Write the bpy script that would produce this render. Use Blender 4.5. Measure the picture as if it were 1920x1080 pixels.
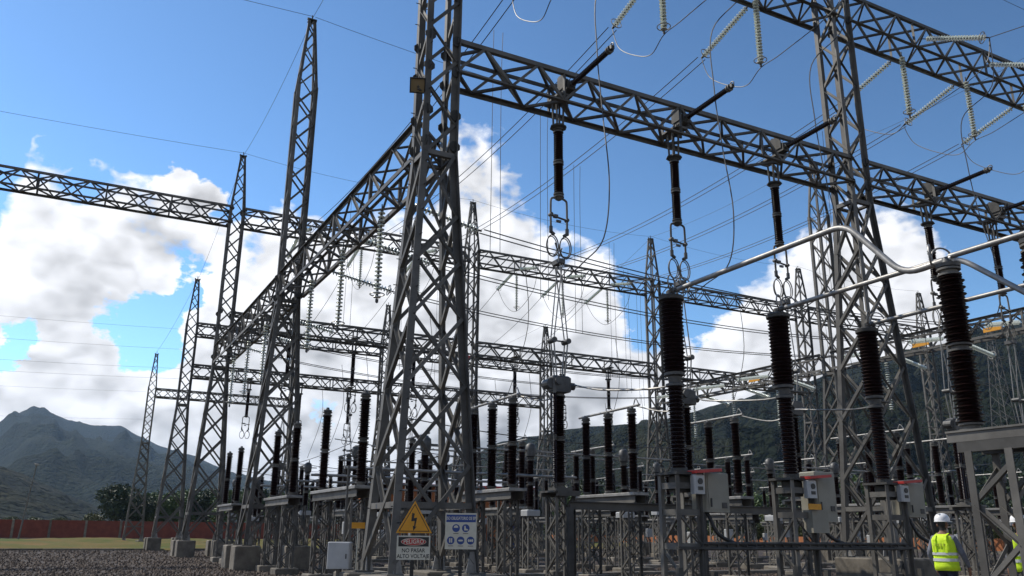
import bpy, bmesh, math, random
from mathutils import Vector, Matrix, Quaternion, noise
random.seed(7)
R = math.radians
scene = bpy.context.scene
for o in list(bpy.data.objects): bpy.data.objects.remove(o)
COL = scene.collection

# ------------------------------------------------------------------ camera
FPX, PITCH, ROLL, YAW, HC = 1563.0, R(16.40), R(-0.53), R(62.45), 1.6
_sy, _cy = math.sin(YAW), math.cos(YAW)
_fw = Vector((_cy*math.cos(PITCH), _sy*math.cos(PITCH), math.sin(PITCH)))
_up = Vector((-_cy*math.sin(PITCH), -_sy*math.sin(PITCH), math.cos(PITCH)))
_ri = Vector((_sy, -_cy, 0))
CR = _ri*math.cos(ROLL) - _up*math.sin(ROLL)
CU = _ri*math.sin(ROLL) + _up*math.cos(ROLL)
cam_d = bpy.data.cameras.new('camera'); cam = bpy.data.objects.new('camera', cam_d); COL.objects.link(cam)
cam_d.sensor_width = 36; cam_d.lens = FPX/1920*36; cam_d.clip_start = 0.1; cam_d.clip_end = 20000
cam.matrix_world = Matrix(((CR.x, CU.x, -_fw.x, 0), (CR.y, CU.y, -_fw.y, 0), (CR.z, CU.z, -_fw.z, HC), (0, 0, 0, 1)))
scene.camera = cam
scene.render.resolution_x = 1024; scene.render.resolution_y = 576

def ray(px, py): return _fw*FPX + CR*(px-960) + CU*(540-py)
def at(px, py, X=None, Y=None, Z=None, D=None):
    d = ray(px, py)
    if X is not None: t = X/d.x
    elif Y is not None: t = Y/d.y
    elif Z is not None: t = (Z-HC)/d.z
    else: t = D/math.hypot(d.x, d.y)
    return Vector((d.x*t, d.y*t, d.z*t+HC))
def azel(px, py):                         # azimuth from the camera heading (+ right), elevation
    d = ray(px, py); r = d.x*_sy - d.y*_cy; f = d.x*_cy + d.y*_sy
    return math.atan2(r, f), math.atan2(d.z, math.hypot(r, f))
def polar(az, dist, z=0.0):
    f = math.cos(az)*dist; r = math.sin(az)*dist
    return Vector((f*_cy + r*_sy, f*_sy - r*_cy, z))

# ------------------------------------------------------------------ sun and sky
SUN_AZ, SUN_EL = R(-64), R(47)
sv = polar(SUN_AZ, 1); sun_dir = Vector((sv.x*math.cos(SUN_EL), sv.y*math.cos(SUN_EL), math.sin(SUN_EL)))
sl = bpy.data.lights.new('sun', 'SUN'); sl.energy = 4.7; sl.angle = R(0.53); sl.color = (1.0, 0.93, 0.82)
so = bpy.data.objects.new('sun', sl); COL.objects.link(so)
so.rotation_euler = sun_dir.to_track_quat('Z', 'Y').to_euler(); so.location = (0, 0, 60)
scene.view_settings.view_transform = 'Standard'; scene.view_settings.look = 'None'
scene.view_settings.exposure = 0.0; scene.view_settings.gamma = 1.0; scene.view_settings.use_curve_mapping = False

world = bpy.data.worlds.new('World'); scene.world = world; world.use_nodes = True
nt = world.node_tree; nt.nodes.clear()
def N(tree, kind, **kw):
    n = tree.nodes.new(kind)
    for k, v in kw.items():
        if k.startswith('i_'):
            key = k[2:]; n.inputs[int(key) if key.isdigit() else key].default_value = v
        else: setattr(n, k, v)
    return n
def M(op, a, b=None, c=None, clamp=False):
    n = nt.nodes.new('ShaderNodeMath'); n.operation = op; n.use_clamp = clamp
    for i, v in enumerate((a, b, c)):
        if v is None: continue
        if isinstance(v, (int, float)): n.inputs[i].default_value = v
        else: nt.links.new(v, n.inputs[i])
    return n.outputs[0]
sky = N(nt, 'ShaderNodeTexSky', sky_type='NISHITA', sun_disc=False)
sky.sun_elevation = SUN_EL; sky.sun_rotation = math.atan2(sun_dir.x, sun_dir.y)
sky.altitude = 600; sky.air_density = 1.0; sky.dust_density = 0.25; sky.ozone_density = 3.5
tc = N(nt, 'ShaderNodeTexCoord')
sep = N(nt, 'ShaderNodeSeparateXYZ'); nt.links.new(tc.outputs['Generated'], sep.inputs[0])
wx, wy, wz = sep.outputs
fwd = M('ADD', M('MULTIPLY', wx, _cy), M('MULTIPLY', wy, _sy))
rgt = M('SUBTRACT', M('MULTIPLY', wx, _sy), M('MULTIPLY', wy, _cy))
AZ = M('ARCTAN2', rgt, fwd)
EL = M('ARCSINE', wz)
# the height of the cloud bank over the horizon, all round
tops = [(-60, 520), (0, 385), (30, 350), (75, 335), (110, 400), (170, 395), (260, 395), (340, 400), (430, 415), (500, 430), (560, 440), (640, 445), (730, 450),
        (800, 415), (845, 335), (885, 308), (925, 318), (962, 335), (993, 370), (1015, 430), (1060, 490), (1120, 535), (1170, 590), (1215, 615),
        (1262, 570), (1310, 610), (1370, 600), (1420, 530), (1470, 500), (1530, 440), (1600, 415), (1680, 425), (1740, 445), (1790, 500), (1840, 580), (1880, 585), (1930, 560), (1990, 540)]
pts = [azel(*p) for p in tops]
cv = N(nt, 'ShaderNodeFloatCurve')
u = M('ADD', M('MULTIPLY', AZ, 1/(2*math.pi)), 0.5)
nt.links.new(u, cv.inputs['Value']); cv.inputs['Factor'].default_value = 1
c0 = cv.mapping.curves[0]; cv.mapping.use_clip = False
allp = [(0.0, 0.30), (0.08, 0.42), (0.16, 0.26), (0.24, 0.36), (0.32, 0.28)] + [(a/(2*math.pi)+.5, e) for a, e in pts] + [(0.68, 0.30), (0.76, 0.40), (0.84, 0.25), (0.92, 0.38), (1.0, 0.30)]
c0.points[0].location = allp[0]; c0.points[1].location = allp[-1]
for p in allp[1:-1]: c0.points.new(*p)
for p in c0.points: p.handle_type = 'AUTO'
cv.mapping.update()
TOP = cv.outputs[0]
def fbm(scale, detail, rough, off=(0, 0, 0), lac=2.0):
    mp = N(nt, 'ShaderNodeMapping'); mp.inputs['Location'].default_value = off; mp.inputs['Scale'].default_value = (1, 1, 1.5)
    nt.links.new(tc.outputs['Generated'], mp.inputs['Vector'])
    n = N(nt, 'ShaderNodeTexNoise', noise_dimensions='3D'); n.inputs['Scale'].default_value = scale
    n.inputs['Detail'].default_value = detail; n.inputs['Roughness'].default_value = rough; n.inputs['Lacunarity'].default_value = lac
    nt.links.new(mp.outputs[0], n.inputs['Vector']); return n.outputs[0]
def bill(scale, off, detail=2.0):                 # rounded billows with sharp creases
    return M('ABSOLUTE', M('SUBTRACT', fbm(scale, detail, 0.5, off), 0.5))
def nz(off, fine=True):
    e = M('MULTIPLY', M('SUBTRACT', fbm(6.5, 10 if fine else 4, 0.58, off), 0.5), 0.20)
    e = M('SUBTRACT', e, M('MULTIPLY', bill(14.0, off, 3.0 if fine else 2.0), 0.20))
    if fine: e = M('SUBTRACT', e, M('MULTIPLY', bill(40.0, off, 3.0), 0.075))
    return e
D0 = M('ADD', M('ADD', M('SUBTRACT', TOP, EL), 0.045), nz((0, 0, 0)))
WOB = fbm(11.0, 6, .6, (5, 2, 1)); WOB2 = fbm(13.0, 5, .6, (1, 7, 3))
# blue gaps inside the bank
def hole(px, py, rx, ry, k):
    a, e = azel(px, py)
    da = M('DIVIDE', M('SUBTRACT', M('ADD', AZ, M('MULTIPLY', M('SUBTRACT', WOB, .5), .16)), a), rx); de = M('DIVIDE', M('SUBTRACT', M('ADD', EL, M('MULTIPLY', M('SUBTRACT', WOB2, .5), .11)), e), ry)
    q = M('ADD', M('MULTIPLY', da, da), M('MULTIPLY', de, de))
    return M('MULTIPLY', M('EXPONENT', M('MULTIPLY', q, -1)), k)
holes = None
for h in ((270, 640, .055, .048, .30), (10, 645, .03, .035, .24), (335, 560, .03, .025, .16), (470, 560, .016, .03, .10), (620, 800, .03, .035, .20), (470, 800, .02, .02, .10), (1262, 590, .04, .035, .16), (1850, 560, .05, .03, .10)):
    hh = hole(*h); holes = hh if holes is None else M('ADD', holes, hh)
D1 = M('SUBTRACT', D0, holes)
puffs = hole(352, 352, .028, .016, .26)
D1 = M('ADD', D1, puffs)
mask = M('SMOOTH_MIN', M('MULTIPLY', M('MAXIMUM', D1, 0.0), 34.0), 1.0, 0.25)
mask = M('MULTIPLY', mask, 1.0, clamp=True)
# self shading of the billows: compare the density with that a little toward the sun
so_ = sun_dir*0.045
grad = M('SUBTRACT', nz((0, 0, 0), False), nz((so_.x, so_.y, so_.z), False))
thick = M('SUBTRACT', TOP, EL)
rim = M('SUBTRACT', 1.0, M('MULTIPLY', D1, 9.0), clamp=True)               # thin edges let the light through
grey = M('MULTIPLY', M('SUBTRACT', thick, 0.07), 4.0, clamp=True)          # deep bases are greyer
gaz = M('MULTIPLY', M('ADD', AZ, 0.20), 4.0, clamp=True)                     # away from the sun the bases turn grey
big2 = M('MULTIPLY', M('SUBTRACT', fbm(5.5, 4, .55, (8, 3, 2)), 0.30), 2.6, clamp=True)
shade = M('MULTIPLY', M('MULTIPLY', grey, M('ADD', 0.14, M('MULTIPLY', gaz, 0.86))), big2)
val = M('ADD', 0.90, M('MULTIPLY', grad, 7.0))
val = M('ADD', val, M('MULTIPLY', rim, 0.12))
val = M('SUBTRACT', val, M('MULTIPLY', shade, 0.50))
val = M('MINIMUM', M('MAXIMUM', val, 0.36), 1.12)
CLOUD = 8.3
cc = N(nt, 'ShaderNodeCombineXYZ')
nt.links.new(M('MULTIPLY', val, CLOUD*0.985), cc.inputs[0]); nt.links.new(M('MULTIPLY', val, CLOUD*0.995), cc.inputs[1]); nt.links.new(M('MULTIPLY', val, CLOUD*1.03), cc.inputs[2])
mix = N(nt, 'ShaderNodeMix', data_type='RGBA'); nt.links.new(mask, mix.inputs['Factor'])
skv = N(nt, 'ShaderNodeVectorMath', operation='SCALE'); skv.inputs['Scale'].default_value = 0.5; nt.links.new(sky.outputs[0], skv.inputs[0])
gm = N(nt, 'ShaderNodeGamma'); gm.inputs['Gamma'].default_value = 1.62; nt.links.new(skv.outputs[0], gm.inputs['Color'])
hs = N(nt, 'ShaderNodeHueSaturation'); hs.inputs['Hue'].default_value = 0.486; hs.inputs['Saturation'].default_value = 0.93; nt.links.new(gm.outputs[0], hs.inputs['Color'])
sk2 = N(nt, 'ShaderNodeVectorMath', operation='SCALE'); sk2.inputs['Scale'].default_value = 1.5; nt.links.new(hs.outputs[0], sk2.inputs[0])
nt.links.new(sk2.outputs[0], mix.inputs['A']); nt.links.new(cc.outputs[0], mix.inputs['B'])
bg = N(nt, 'ShaderNodeBackground'); bg.inputs['Strength'].default_value = 0.128
nt.links.new(mix.outputs['Result'], bg.inputs['Color'])
world.cycles.sampling_method = 'MANUAL'; world.cycles.sample_map_resolution = 512
wo = N(nt, 'ShaderNodeOutputWorld'); nt.links.new(bg.outputs[0], wo.inputs['Surface'])

# ------------------------------------------------------------------ materials
def new_mat(name):
    m = bpy.data.materials.new(name); m.use_nodes = True
    t = m.node_tree; b = t.nodes['Principled BSDF']; return m, t, b
def mat(name, col, rough=0.5, metal=0.0, var=0.0, scale=8.0, col2=None, bump=0.0, bscale=40.0, spec=None, coat=0.0, obj=True, trans=0.0, detail=6):
    m, t, b = new_mat(name)
    b.inputs['Roughness'].default_value = rough; b.inputs['Metallic'].default_value = metal
    if spec is not None: b.inputs['Specular IOR Level'].default_value = spec
    b.inputs['Coat Weight'].default_value = coat; b.inputs['Transmission Weight'].default_value = trans
    c = (*col, 1); b.inputs['Base Color'].default_value = c
    geo = N(t, 'ShaderNodeNewGeometry')
    if col2 is None and var > 0: col2 = tuple(max(0, x*(1-var)) for x in col)
    if col2 is not None:
        n = N(t, 'ShaderNodeTexNoise'); n.inputs['Scale'].default_value = scale; n.inputs['Detail'].default_value = detail; n.inputs['Roughness'].default_value = .62
        t.links.new(geo.outputs['Position'], n.inputs['Vector'])
        r = N(t, 'ShaderNodeMapRange'); r.inputs[1].default_value = .36; r.inputs[2].default_value = .64
        t.links.new(n.outputs[0], r.inputs[0])
        mx = N(t, 'ShaderNodeMix', data_type='RGBA'); mx.inputs['A'].default_value = c; mx.inputs['B'].default_value = (*col2, 1)
        t.links.new(r.outputs[0], mx.inputs['Factor']); t.links.new(mx.outputs['Result'], b.inputs['Base Color'])
        r2 = N(t, 'ShaderNodeMapRange'); r2.inputs[3].default_value = max(.05, rough-.1); r2.inputs[4].default_value = min(1, rough+.15)
        t.links.new(n.outputs[0], r2.inputs[0]); t.links.new(r2.outputs[0], b.inputs['Roughness'])
    if bump > 0:
        n2 = N(t, 'ShaderNodeTexNoise'); n2.inputs['Scale'].default_value = bscale; n2.inputs['Detail'].default_value = 5
        t.links.new(geo.outputs['Position'], n2.inputs['Vector'])
        bp = N(t, 'ShaderNodeBump'); bp.inputs['Strength'].default_value = bump; bp.inputs['Distance'].default_value = .02
        t.links.new(n2.outputs[0], bp.inputs['Height']); t.links.new(bp.outputs[0], b.inputs['Normal'])
    return m
MS = mat('galvanised_steel', (.150, .143, .128), .55, .0, spec=.4, col2=(.092, .087, .078), scale=1.7, bump=.08)
MSD = mat('weathered_steel', (.075, .073, .068), .6, .0, spec=.3, col2=(.045, .044, .041), scale=2.3)
MAL = mat('aluminium_tube', (.30, .295, .28), .45, .35, col2=(.20, .195, .185), scale=5)
MPOR = mat('brown_porcelain', (.018, .0070, .0062), .3, 0, col2=(.011, .005, .0045), scale=9, spec=.35)
MGLS = mat('toughened_glass', (.86, .92, .84), .12, 0, spec=.7, trans=.1)
MCAP = mat('cap_iron', (.10, .10, .098), .5, .4, var=.3)
MWIRE = mat('conductor', (.075, .075, .075), .5, .3, var=.25, scale=20)
MCON = mat('concrete', (.24, .212, .17), .9, 0, col2=(.13, .115, .092), scale=2.2, bump=.3, bscale=22)
MCON2 = mat('pale_concrete', (.34, .31, .265), .9, 0, col2=(.20, .18, .15), scale=3, bump=.3)
MCAB = mat('cabinet_paint', (.27, .26, .215), .5, 0, col2=(.22, .21, .17), scale=1.5)
MCABG = mat('grey_cabinet', (.44, .45, .45), .4, .1, var=.2, scale=2)
MRED = mat('red_paint', (.50, .035, .03), .45, 0, var=.25, scale=6)
MYEL = mat('yellow_sign', (.70, .31, .012), .45, 0, var=.12, scale=12)
MWHT = mat('white_sign', (.60, .575, .47), .5, 0, var=.12, scale=9)
MBLK = mat('black_paint', (.012, .012, .012), .5)
MBLU = mat('blue_sign', (.02, .06, .24), .45, 0, var=.15, scale=10)
MGRN = mat('green_sign', (.01, .16, .10), .5)
MORG = mat('orange_wall', (.40, .145, .05), .85, 0, col2=(.30, .10, .035), scale=.8)
MROOF = mat('roof_sheet', (.66, .66, .67), .4, .2, var=.15, scale=2)
MDARK = mat('dark_opening', (.02, .022, .025), .3)
MRUB = mat('black_cable', (.016, .016, .016), .5, 0, var=.2)
MTRUNK = mat('bark', (.10, .075, .055), .9, 0, var=.4, scale=6, bump=.5)
MLEN = mat('lamp_glass', (.30, .24, .14), .2, 0, spec=.6)
MHV = mat('hi_vis_fabric', (.62, .86, .02), .75, 0, col2=(.52, .76, .015), scale=9, bump=.5, bscale=14)
MREF = mat('reflective_tape', (.62, .63, .62), .35, .3)
MSHIRT = mat('grey_shirt', (.16, .17, .21), .85, 0, var=.3, scale=9, bump=.5, bscale=16)
MTROU = mat('navy_trousers', (.014, .016, .032), .85, 0, var=.35, scale=8, bump=.5, bscale=12)
MSKIN = mat('skin', (.24, .12, .075), .55, 0, var=.15, scale=20)
MHAIR = mat('hair', (.012, .010, .009), .6)
MHEL = mat('helmet_plastic', (.80, .80, .80), .3, 0, spec=.5)
MBOOT = mat('boot_leather', (.03, .02, .015), .6)
def vary(m, lo=.58, hi=1.12):                   # every member weathers a little differently
    t = m.node_tree; b = t.nodes['Principled BSDF']; l = b.inputs['Base Color'].links[0]; src = l.from_socket
    oi = N(t, 'ShaderNodeObjectInfo'); mr = N(t, 'ShaderNodeMapRange'); mr.inputs[3].default_value = lo; mr.inputs[4].default_value = hi
    t.links.new(oi.outputs['Random'], mr.inputs[0]); sc = N(t, 'ShaderNodeVectorMath', operation='SCALE')
    t.links.new(src, sc.inputs[0]); t.links.new(mr.outputs[0], sc.inputs['Scale']); t.links.new(sc.outputs[0], b.inputs['Base Color'])
vary(MS); vary(MCON, .6, 1.0); vary(MCON2, .55, .95); vary(MAL, .8, 1.15)
def leaf_mat(name, a, b, s=.8):
    m, t, bs = new_mat(name); geo = N(t, 'ShaderNodeNewGeometry')
    n = N(t, 'ShaderNodeTexNoise'); n.inputs['Scale'].default_value = s; n.inputs['Detail'].default_value = 4
    t.links.new(geo.outputs['Position'], n.inputs['Vector'])
    r = N(t, 'ShaderNodeMapRange'); r.inputs[1].default_value = .35; r.inputs[2].default_value = .65; t.links.new(n.outputs[0], r.inputs[0])
    mx = N(t, 'ShaderNodeMix', data_type='RGBA'); mx.inputs['A'].default_value = (*a, 1); mx.inputs['B'].default_value = (*b, 1)
    t.links.new(r.outputs[0], mx.inputs['Factor']); t.links.new(mx.outputs['Result'], bs.inputs['Base Color'])
    bs.inputs['Roughness'].default_value = .6; return m
MLF1 = leaf_mat('dark_leaves', (.018, .035, .012), (.035, .06, .018))
MLF2 = leaf_mat('green_leaves', (.045, .085, .02), (.085, .13, .03))
MLF3 = leaf_mat('olive_leaves', (.05, .07, .02), (.09, .10, .03))

def gravel_mat():
    m, t, b = new_mat('gravel'); geo = N(t, 'ShaderNodeNewGeometry')
    v = N(t, 'ShaderNodeTexVoronoi'); v.inputs['Scale'].default_value = 8; t.links.new(geo.outputs['Position'], v.inputs['Vector'])
    cr = N(t, 'ShaderNodeValToRGB'); e = cr.color_ramp.elements
    e[0].color = (.012, .0075, .0055, 1); e[1].color = (.080, .054, .038, 1)
    x = e.new(.45); x.color = (.034, .022, .0155, 1); x = e.new(.8); x.color = (.052, .038, .029, 1)
    sp = N(t, 'ShaderNodeSeparateColor'); t.links.new(v.outputs['Color'], sp.inputs[0]); t.links.new(sp.outputs[0], cr.inputs[0])
    n = N(t, 'ShaderNodeTexNoise'); n.inputs['Scale'].default_value = .35; n.inputs['Detail'].default_value = 6; t.links.new(geo.outputs['Position'], n.inputs['Vector'])
    mr = N(t, 'ShaderNodeMapRange'); mr.inputs[1].default_value = .3; mr.inputs[2].default_value = .7; mr.inputs[3].default_value = .7; mr.inputs[4].default_value = 1.25; t.links.new(n.outputs[0], mr.inputs[0])
    mx = N(t, 'ShaderNodeMix', data_type='RGBA', blend_type='MULTIPLY'); mx.inputs['Factor'].default_value = 1
    t.links.new(cr.outputs[0], mx.inputs['A'])
    cb = N(t, 'ShaderNodeCombineColor'); [t.links.new(mr.outputs[0], cb.inputs[i]) for i in range(3)]; t.links.new(cb.outputs[0], mx.inputs['B'])
    t.links.new(mx.outputs['Result'], b.inputs['Base Color']); b.inputs['Roughness'].default_value = .9
    bp = N(t, 'ShaderNodeBump'); bp.inputs['Strength'].default_value = 1; bp.inputs['Distance'].default_value = .06; bp.invert = True
    t.links.new(v.outputs['Distance'], bp.inputs['Height']); t.links.new(bp.outputs[0], b.inputs['Normal']); return m
MGRAV = gravel_mat()
MPEB = mat('pebbles', (.115, .080, .056), .85, 0, col2=(.022, .014, .010), scale=9, detail=2)
MGRASS = mat('grass', (.062, .085, .014), .95, 0, col2=(.16, .105, .035), scale=.17, bump=1, bscale=2.5, spec=.1, detail=10)
MBRICK = mat('red_brick', (.20, .048, .028), .9, 0, col2=(.14, .034, .022), scale=1.2)
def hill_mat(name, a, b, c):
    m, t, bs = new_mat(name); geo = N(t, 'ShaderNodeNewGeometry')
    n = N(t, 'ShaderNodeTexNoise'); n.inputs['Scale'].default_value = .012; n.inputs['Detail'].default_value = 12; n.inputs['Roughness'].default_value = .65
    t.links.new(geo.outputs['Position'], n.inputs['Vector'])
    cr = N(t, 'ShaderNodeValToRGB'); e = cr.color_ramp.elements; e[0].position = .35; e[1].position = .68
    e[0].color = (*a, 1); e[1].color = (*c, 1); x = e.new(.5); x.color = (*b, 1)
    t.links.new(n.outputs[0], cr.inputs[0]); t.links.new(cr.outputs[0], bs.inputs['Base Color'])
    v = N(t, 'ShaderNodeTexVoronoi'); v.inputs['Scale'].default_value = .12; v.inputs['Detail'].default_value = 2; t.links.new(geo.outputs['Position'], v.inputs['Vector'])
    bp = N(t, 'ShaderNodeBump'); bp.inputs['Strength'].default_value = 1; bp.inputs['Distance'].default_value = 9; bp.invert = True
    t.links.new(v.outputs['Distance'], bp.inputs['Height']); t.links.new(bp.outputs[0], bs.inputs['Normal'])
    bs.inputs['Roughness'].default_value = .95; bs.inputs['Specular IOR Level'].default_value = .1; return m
MHILL = hill_mat('forested_hill', (.004, .008, .004), (.009, .014, .006), (.030, .030, .014))  # forest greens darkened all over, cloud shadow put into the colour
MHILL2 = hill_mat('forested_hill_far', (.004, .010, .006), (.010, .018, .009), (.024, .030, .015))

# ------------------------------------------------------------------ mesh helpers
class MB:
    def __init__(s): s.v = []; s.f = []
    def add(s, vs, fs):
        k = len(s.v); s.v.extend([tuple(p) for p in vs]); s.f.extend([tuple(i+k for i in f) for f in fs]); return s
    def box(s, c, d, rot=None):
        c = Vector(c); h = [x/2 for x in d]; vs = []
        for z in (-1, 1):
            for x, y in ((-1, -1), (1, -1), (1, 1), (-1, 1)):
                p = Vector((x*h[0], y*h[1], z*h[2]))
                vs.append(c + (rot @ p if rot is not None else p))
        return s.add(vs, [(3, 2, 1, 0), (4, 5, 6, 7), (0, 1, 5, 4), (1, 2, 6, 5), (2, 3, 7, 6), (3, 0, 4, 7)])
    def bbox(s, c, d, bev=.02, rot=None):      # a box with chamfered upright edges and top
        c = Vector(c); hx, hy, hz = d[0]/2, d[1]/2, d[2]/2; b = bev
        def ring(z, i): return [(-hx+b+i, -hy+i, z), (hx-b-i, -hy+i, z), (hx-i, -hy+b+i, z), (hx-i, hy-b-i, z), (hx-b-i, hy-i, z), (-hx+b+i, hy-i, z), (-hx+i, hy-b-i, z), (-hx+i, -hy+b+i, z)]
        vs = ring(-hz, 0)+ring(hz-b, 0)+ring(hz, b)
        vs = [c + (rot @ Vector(p) if rot is not None else Vector(p)) for p in vs]
        fs = [tuple(range(7, -1, -1)), tuple(range(16, 24))]
        for r in (0, 8):
            for i in range(8): fs.append((r+i, r+(i+1) % 8, r+8+(i+1) % 8, r+8+i))
        return s.add(vs, fs)
    def frame(s, p0, p1):
        d = (Vector(p1)-Vector(p0)); L = d.length; d.normalize()
        a = Vector((0, 0, 1)) if abs(d.z) < .95 else Vector((1, 0, 0))
        x = a.cross(d).normalized(); y = d.cross(x); return x, y, d, L
    def bar(s, p0, p1, sz):                  # angle section
        x, y, d, L = s.frame(p0, p1); t = .16*sz; q = [(0, 0), (sz, 0), (sz, t), (t, t), (t, sz), (0, sz)]
        p0, p1 = Vector(p0), Vector(p1)
        vs = [p0 + x*(a-sz*.3)+y*(b-sz*.3) for a, b in q]+[p1 + x*(a-sz*.3)+y*(b-sz*.3) for a, b in q]
        return s.add(vs, [(5, 4, 3, 2, 1, 0), (6, 7, 8, 9, 10, 11)]+[(i, (i+1) % 6, 6+(i+1) % 6, 6+i) for i in range(6)])
    def cyl(s, p0, p1, r0, r1=None, n=12):
        r1 = r0 if r1 is None else r1; x, y, d, L = s.frame(p0, p1); p0, p1 = Vector(p0), Vector(p1)
        cs = [(math.cos(2*math.pi*i/n), math.sin(2*math.pi*i/n)) for i in range(n)]
        vs = [p0+(x*a+y*b)*r0 for a, b in cs]+[p1+(x*a+y*b)*r1 for a, b in cs]
        return s.add(vs, [tuple(range(n-1, -1, -1)), tuple(range(n, 2*n))]+[(i, (i+1) % n, n+(i+1) % n, n+i) for i in range(n)])
    def tube(s, pts, r, n=8):
        pts = [Vector(p) for p in pts]; k = len(s.v); m = len(pts); prev = None
        for i, p in enumerate(pts):
            d = (pts[min(i+1, m-1)]-pts[max(i-1, 0)]).normalized()
            if prev is None:
                a = Vector((0, 0, 1)) if abs(d.z) < .9 else Vector((1, 0, 0)); x = a.cross(d).normalized()
            else: x = (prev - d*prev.dot(d)).normalized()
            prev = x; y = d.cross(x)
            for j in range(n):
                a = 2*math.pi*j/n; s.v.append(tuple(p+(x*math.cos(a)+y*math.sin(a))*r))
        for i in range(m-1):
            for j in range(n): s.f.append((k+i*n+j, k+i*n+(j+1) % n, k+(i+1)*n+(j+1) % n, k+(i+1)*n+j))
        s.f.append(tuple(k+j for j in range(n-1, -1, -1))); s.f.append(tuple(k+(m-1)*n+j for j in range(n))); return s
    def lathe(s, prof, n=14):                 # profile of (r, z)
        k = len(s.v)
        for r, z in prof:
            for j in range(n): a = 2*math.pi*j/n; s.v.append((r*math.cos(a), r*math.sin(a), z))
        for i in range(len(prof)-1):
            for j in range(n): s.f.append((k+i*n+j, k+i*n+(j+1) % n, k+(i+1)*n+(j+1) % n, k+(i+1)*n+j))
        s.f.append(tuple(k+j for j in range(n-1, -1, -1))); s.f.append(tuple(k+(len(prof)-1)*n+j for j in range(n))); return s
    def torus(s, c, r, t, ax=(0, 0, 1), n=24, m=6, a0=0, a1=2*math.pi, sc=(1, 1)):
        ax = Vector(ax).normalized(); a = Vector((0, 0, 1)) if abs(ax.z) < .9 else Vector((1, 0, 0))
        x = a.cross(ax).normalized(); y = ax.cross(x); c = Vector(c)
        pts = [c+x*math.cos(a0+(a1-a0)*i/n)*r*sc[0]+y*math.sin(a0+(a1-a0)*i/n)*r*sc[1] for i in range(n+1)]
        return s.tube(pts, t, m)
    def mesh(s, name, m, smooth=False):
        me = bpy.data.meshes.new(name); me.from_pydata(s.v, [], s.f)
        if m: me.materials.append(m)
        if smooth:
            me.polygons.foreach_set('use_smooth', [True]*len(me.polygons))
            try: me.set_sharp_from_angle(angle=R(50))
            except Exception: pass
        me.update(); return me
def ob(name, me, parent=None, loc=(0, 0, 0), quat=None, scale=None):
    o = bpy.data.objects.new(name, me); COL.objects.link(o); o.location = loc
    if quat is not None: o.rotation_mode = 'QUATERNION'; o.rotation_quaternion = quat
    if scale is not None: o.scale = scale
    if parent is not None: o.parent = parent
    return o
def put(name, mb, m, parent=None, loc=(0, 0, 0), smooth=False, quat=None):
    return ob(name, mb.mesh(name, m, smooth), parent, loc, quat)
def tag(o, label, cat, group=None):
    o['label'] = label; o['category'] = cat
    if group: o['group'] = group
    return o
def thing(name, label, cat, loc=(0, 0, 0), rz=0, group=None):
    o = ob(name, None, None, loc); o.rotation_euler = (0, 0, rz); o.empty_display_size = .3; return tag(o, label, cat, group)
def struct(name, mb, m, loc=(0, 0, 0), smooth=False):
    o = put(name, mb, m, None, loc, smooth); o['kind'] = 'structure'; return o
def zq(d): return Vector(d).to_track_quat('Z', 'Y')
_cache = {}
def unit_bar(m, kind='L'):
    k = ('bar', m.name, kind)
    if k not in _cache:
        b = MB()
        if kind == 'L':
            t = .14; q = [(-.3, -.3), (.7, -.3), (.7, -.3+t), (-.3+t, -.3+t), (-.3+t, .7), (-.3, .7)]; n = 6
            vs = [(x, y, 0) for x, y in q]+[(x, y, 1) for x, y in q]
            b.add(vs, [(5, 4, 3, 2, 1, 0), (6, 7, 8, 9, 10, 11)]+[(i, (i+1) % 6, 6+(i+1) % 6, 6+i) for i in range(6)])
        else: b.cyl((0, 0, 0), (0, 0, 1), .5, n=10)
        _cache[k] = b.mesh('angle_bar' if kind == 'L' else 'rod', m, kind != 'L')
    return _cache[k]
def bar(parent, name, p0, p1, sz, m=None, inward=None, kind='L'):
    m = m or MS; p0, p1 = Vector(p0), Vector(p1); d = p1-p0; L = d.length; d.normalize()
    if inward is None:
        a = Vector((0, 0, 1)) if abs(d.z) < .9 else Vector((1, 0, 0)); x = a.cross(d).normalized(); y = d.cross(x)
    else:
        w = Vector(inward); w = (w - d*w.dot(d)).normalized(); s_ = d.cross(w); x = (w+s_).normalized(); y = d.cross(x)
    mt = Matrix((x, y, d)).transposed()
    return ob(name, unit_bar(m, kind), parent, p0, mt.to_quaternion(), (sz, sz, L))

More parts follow.
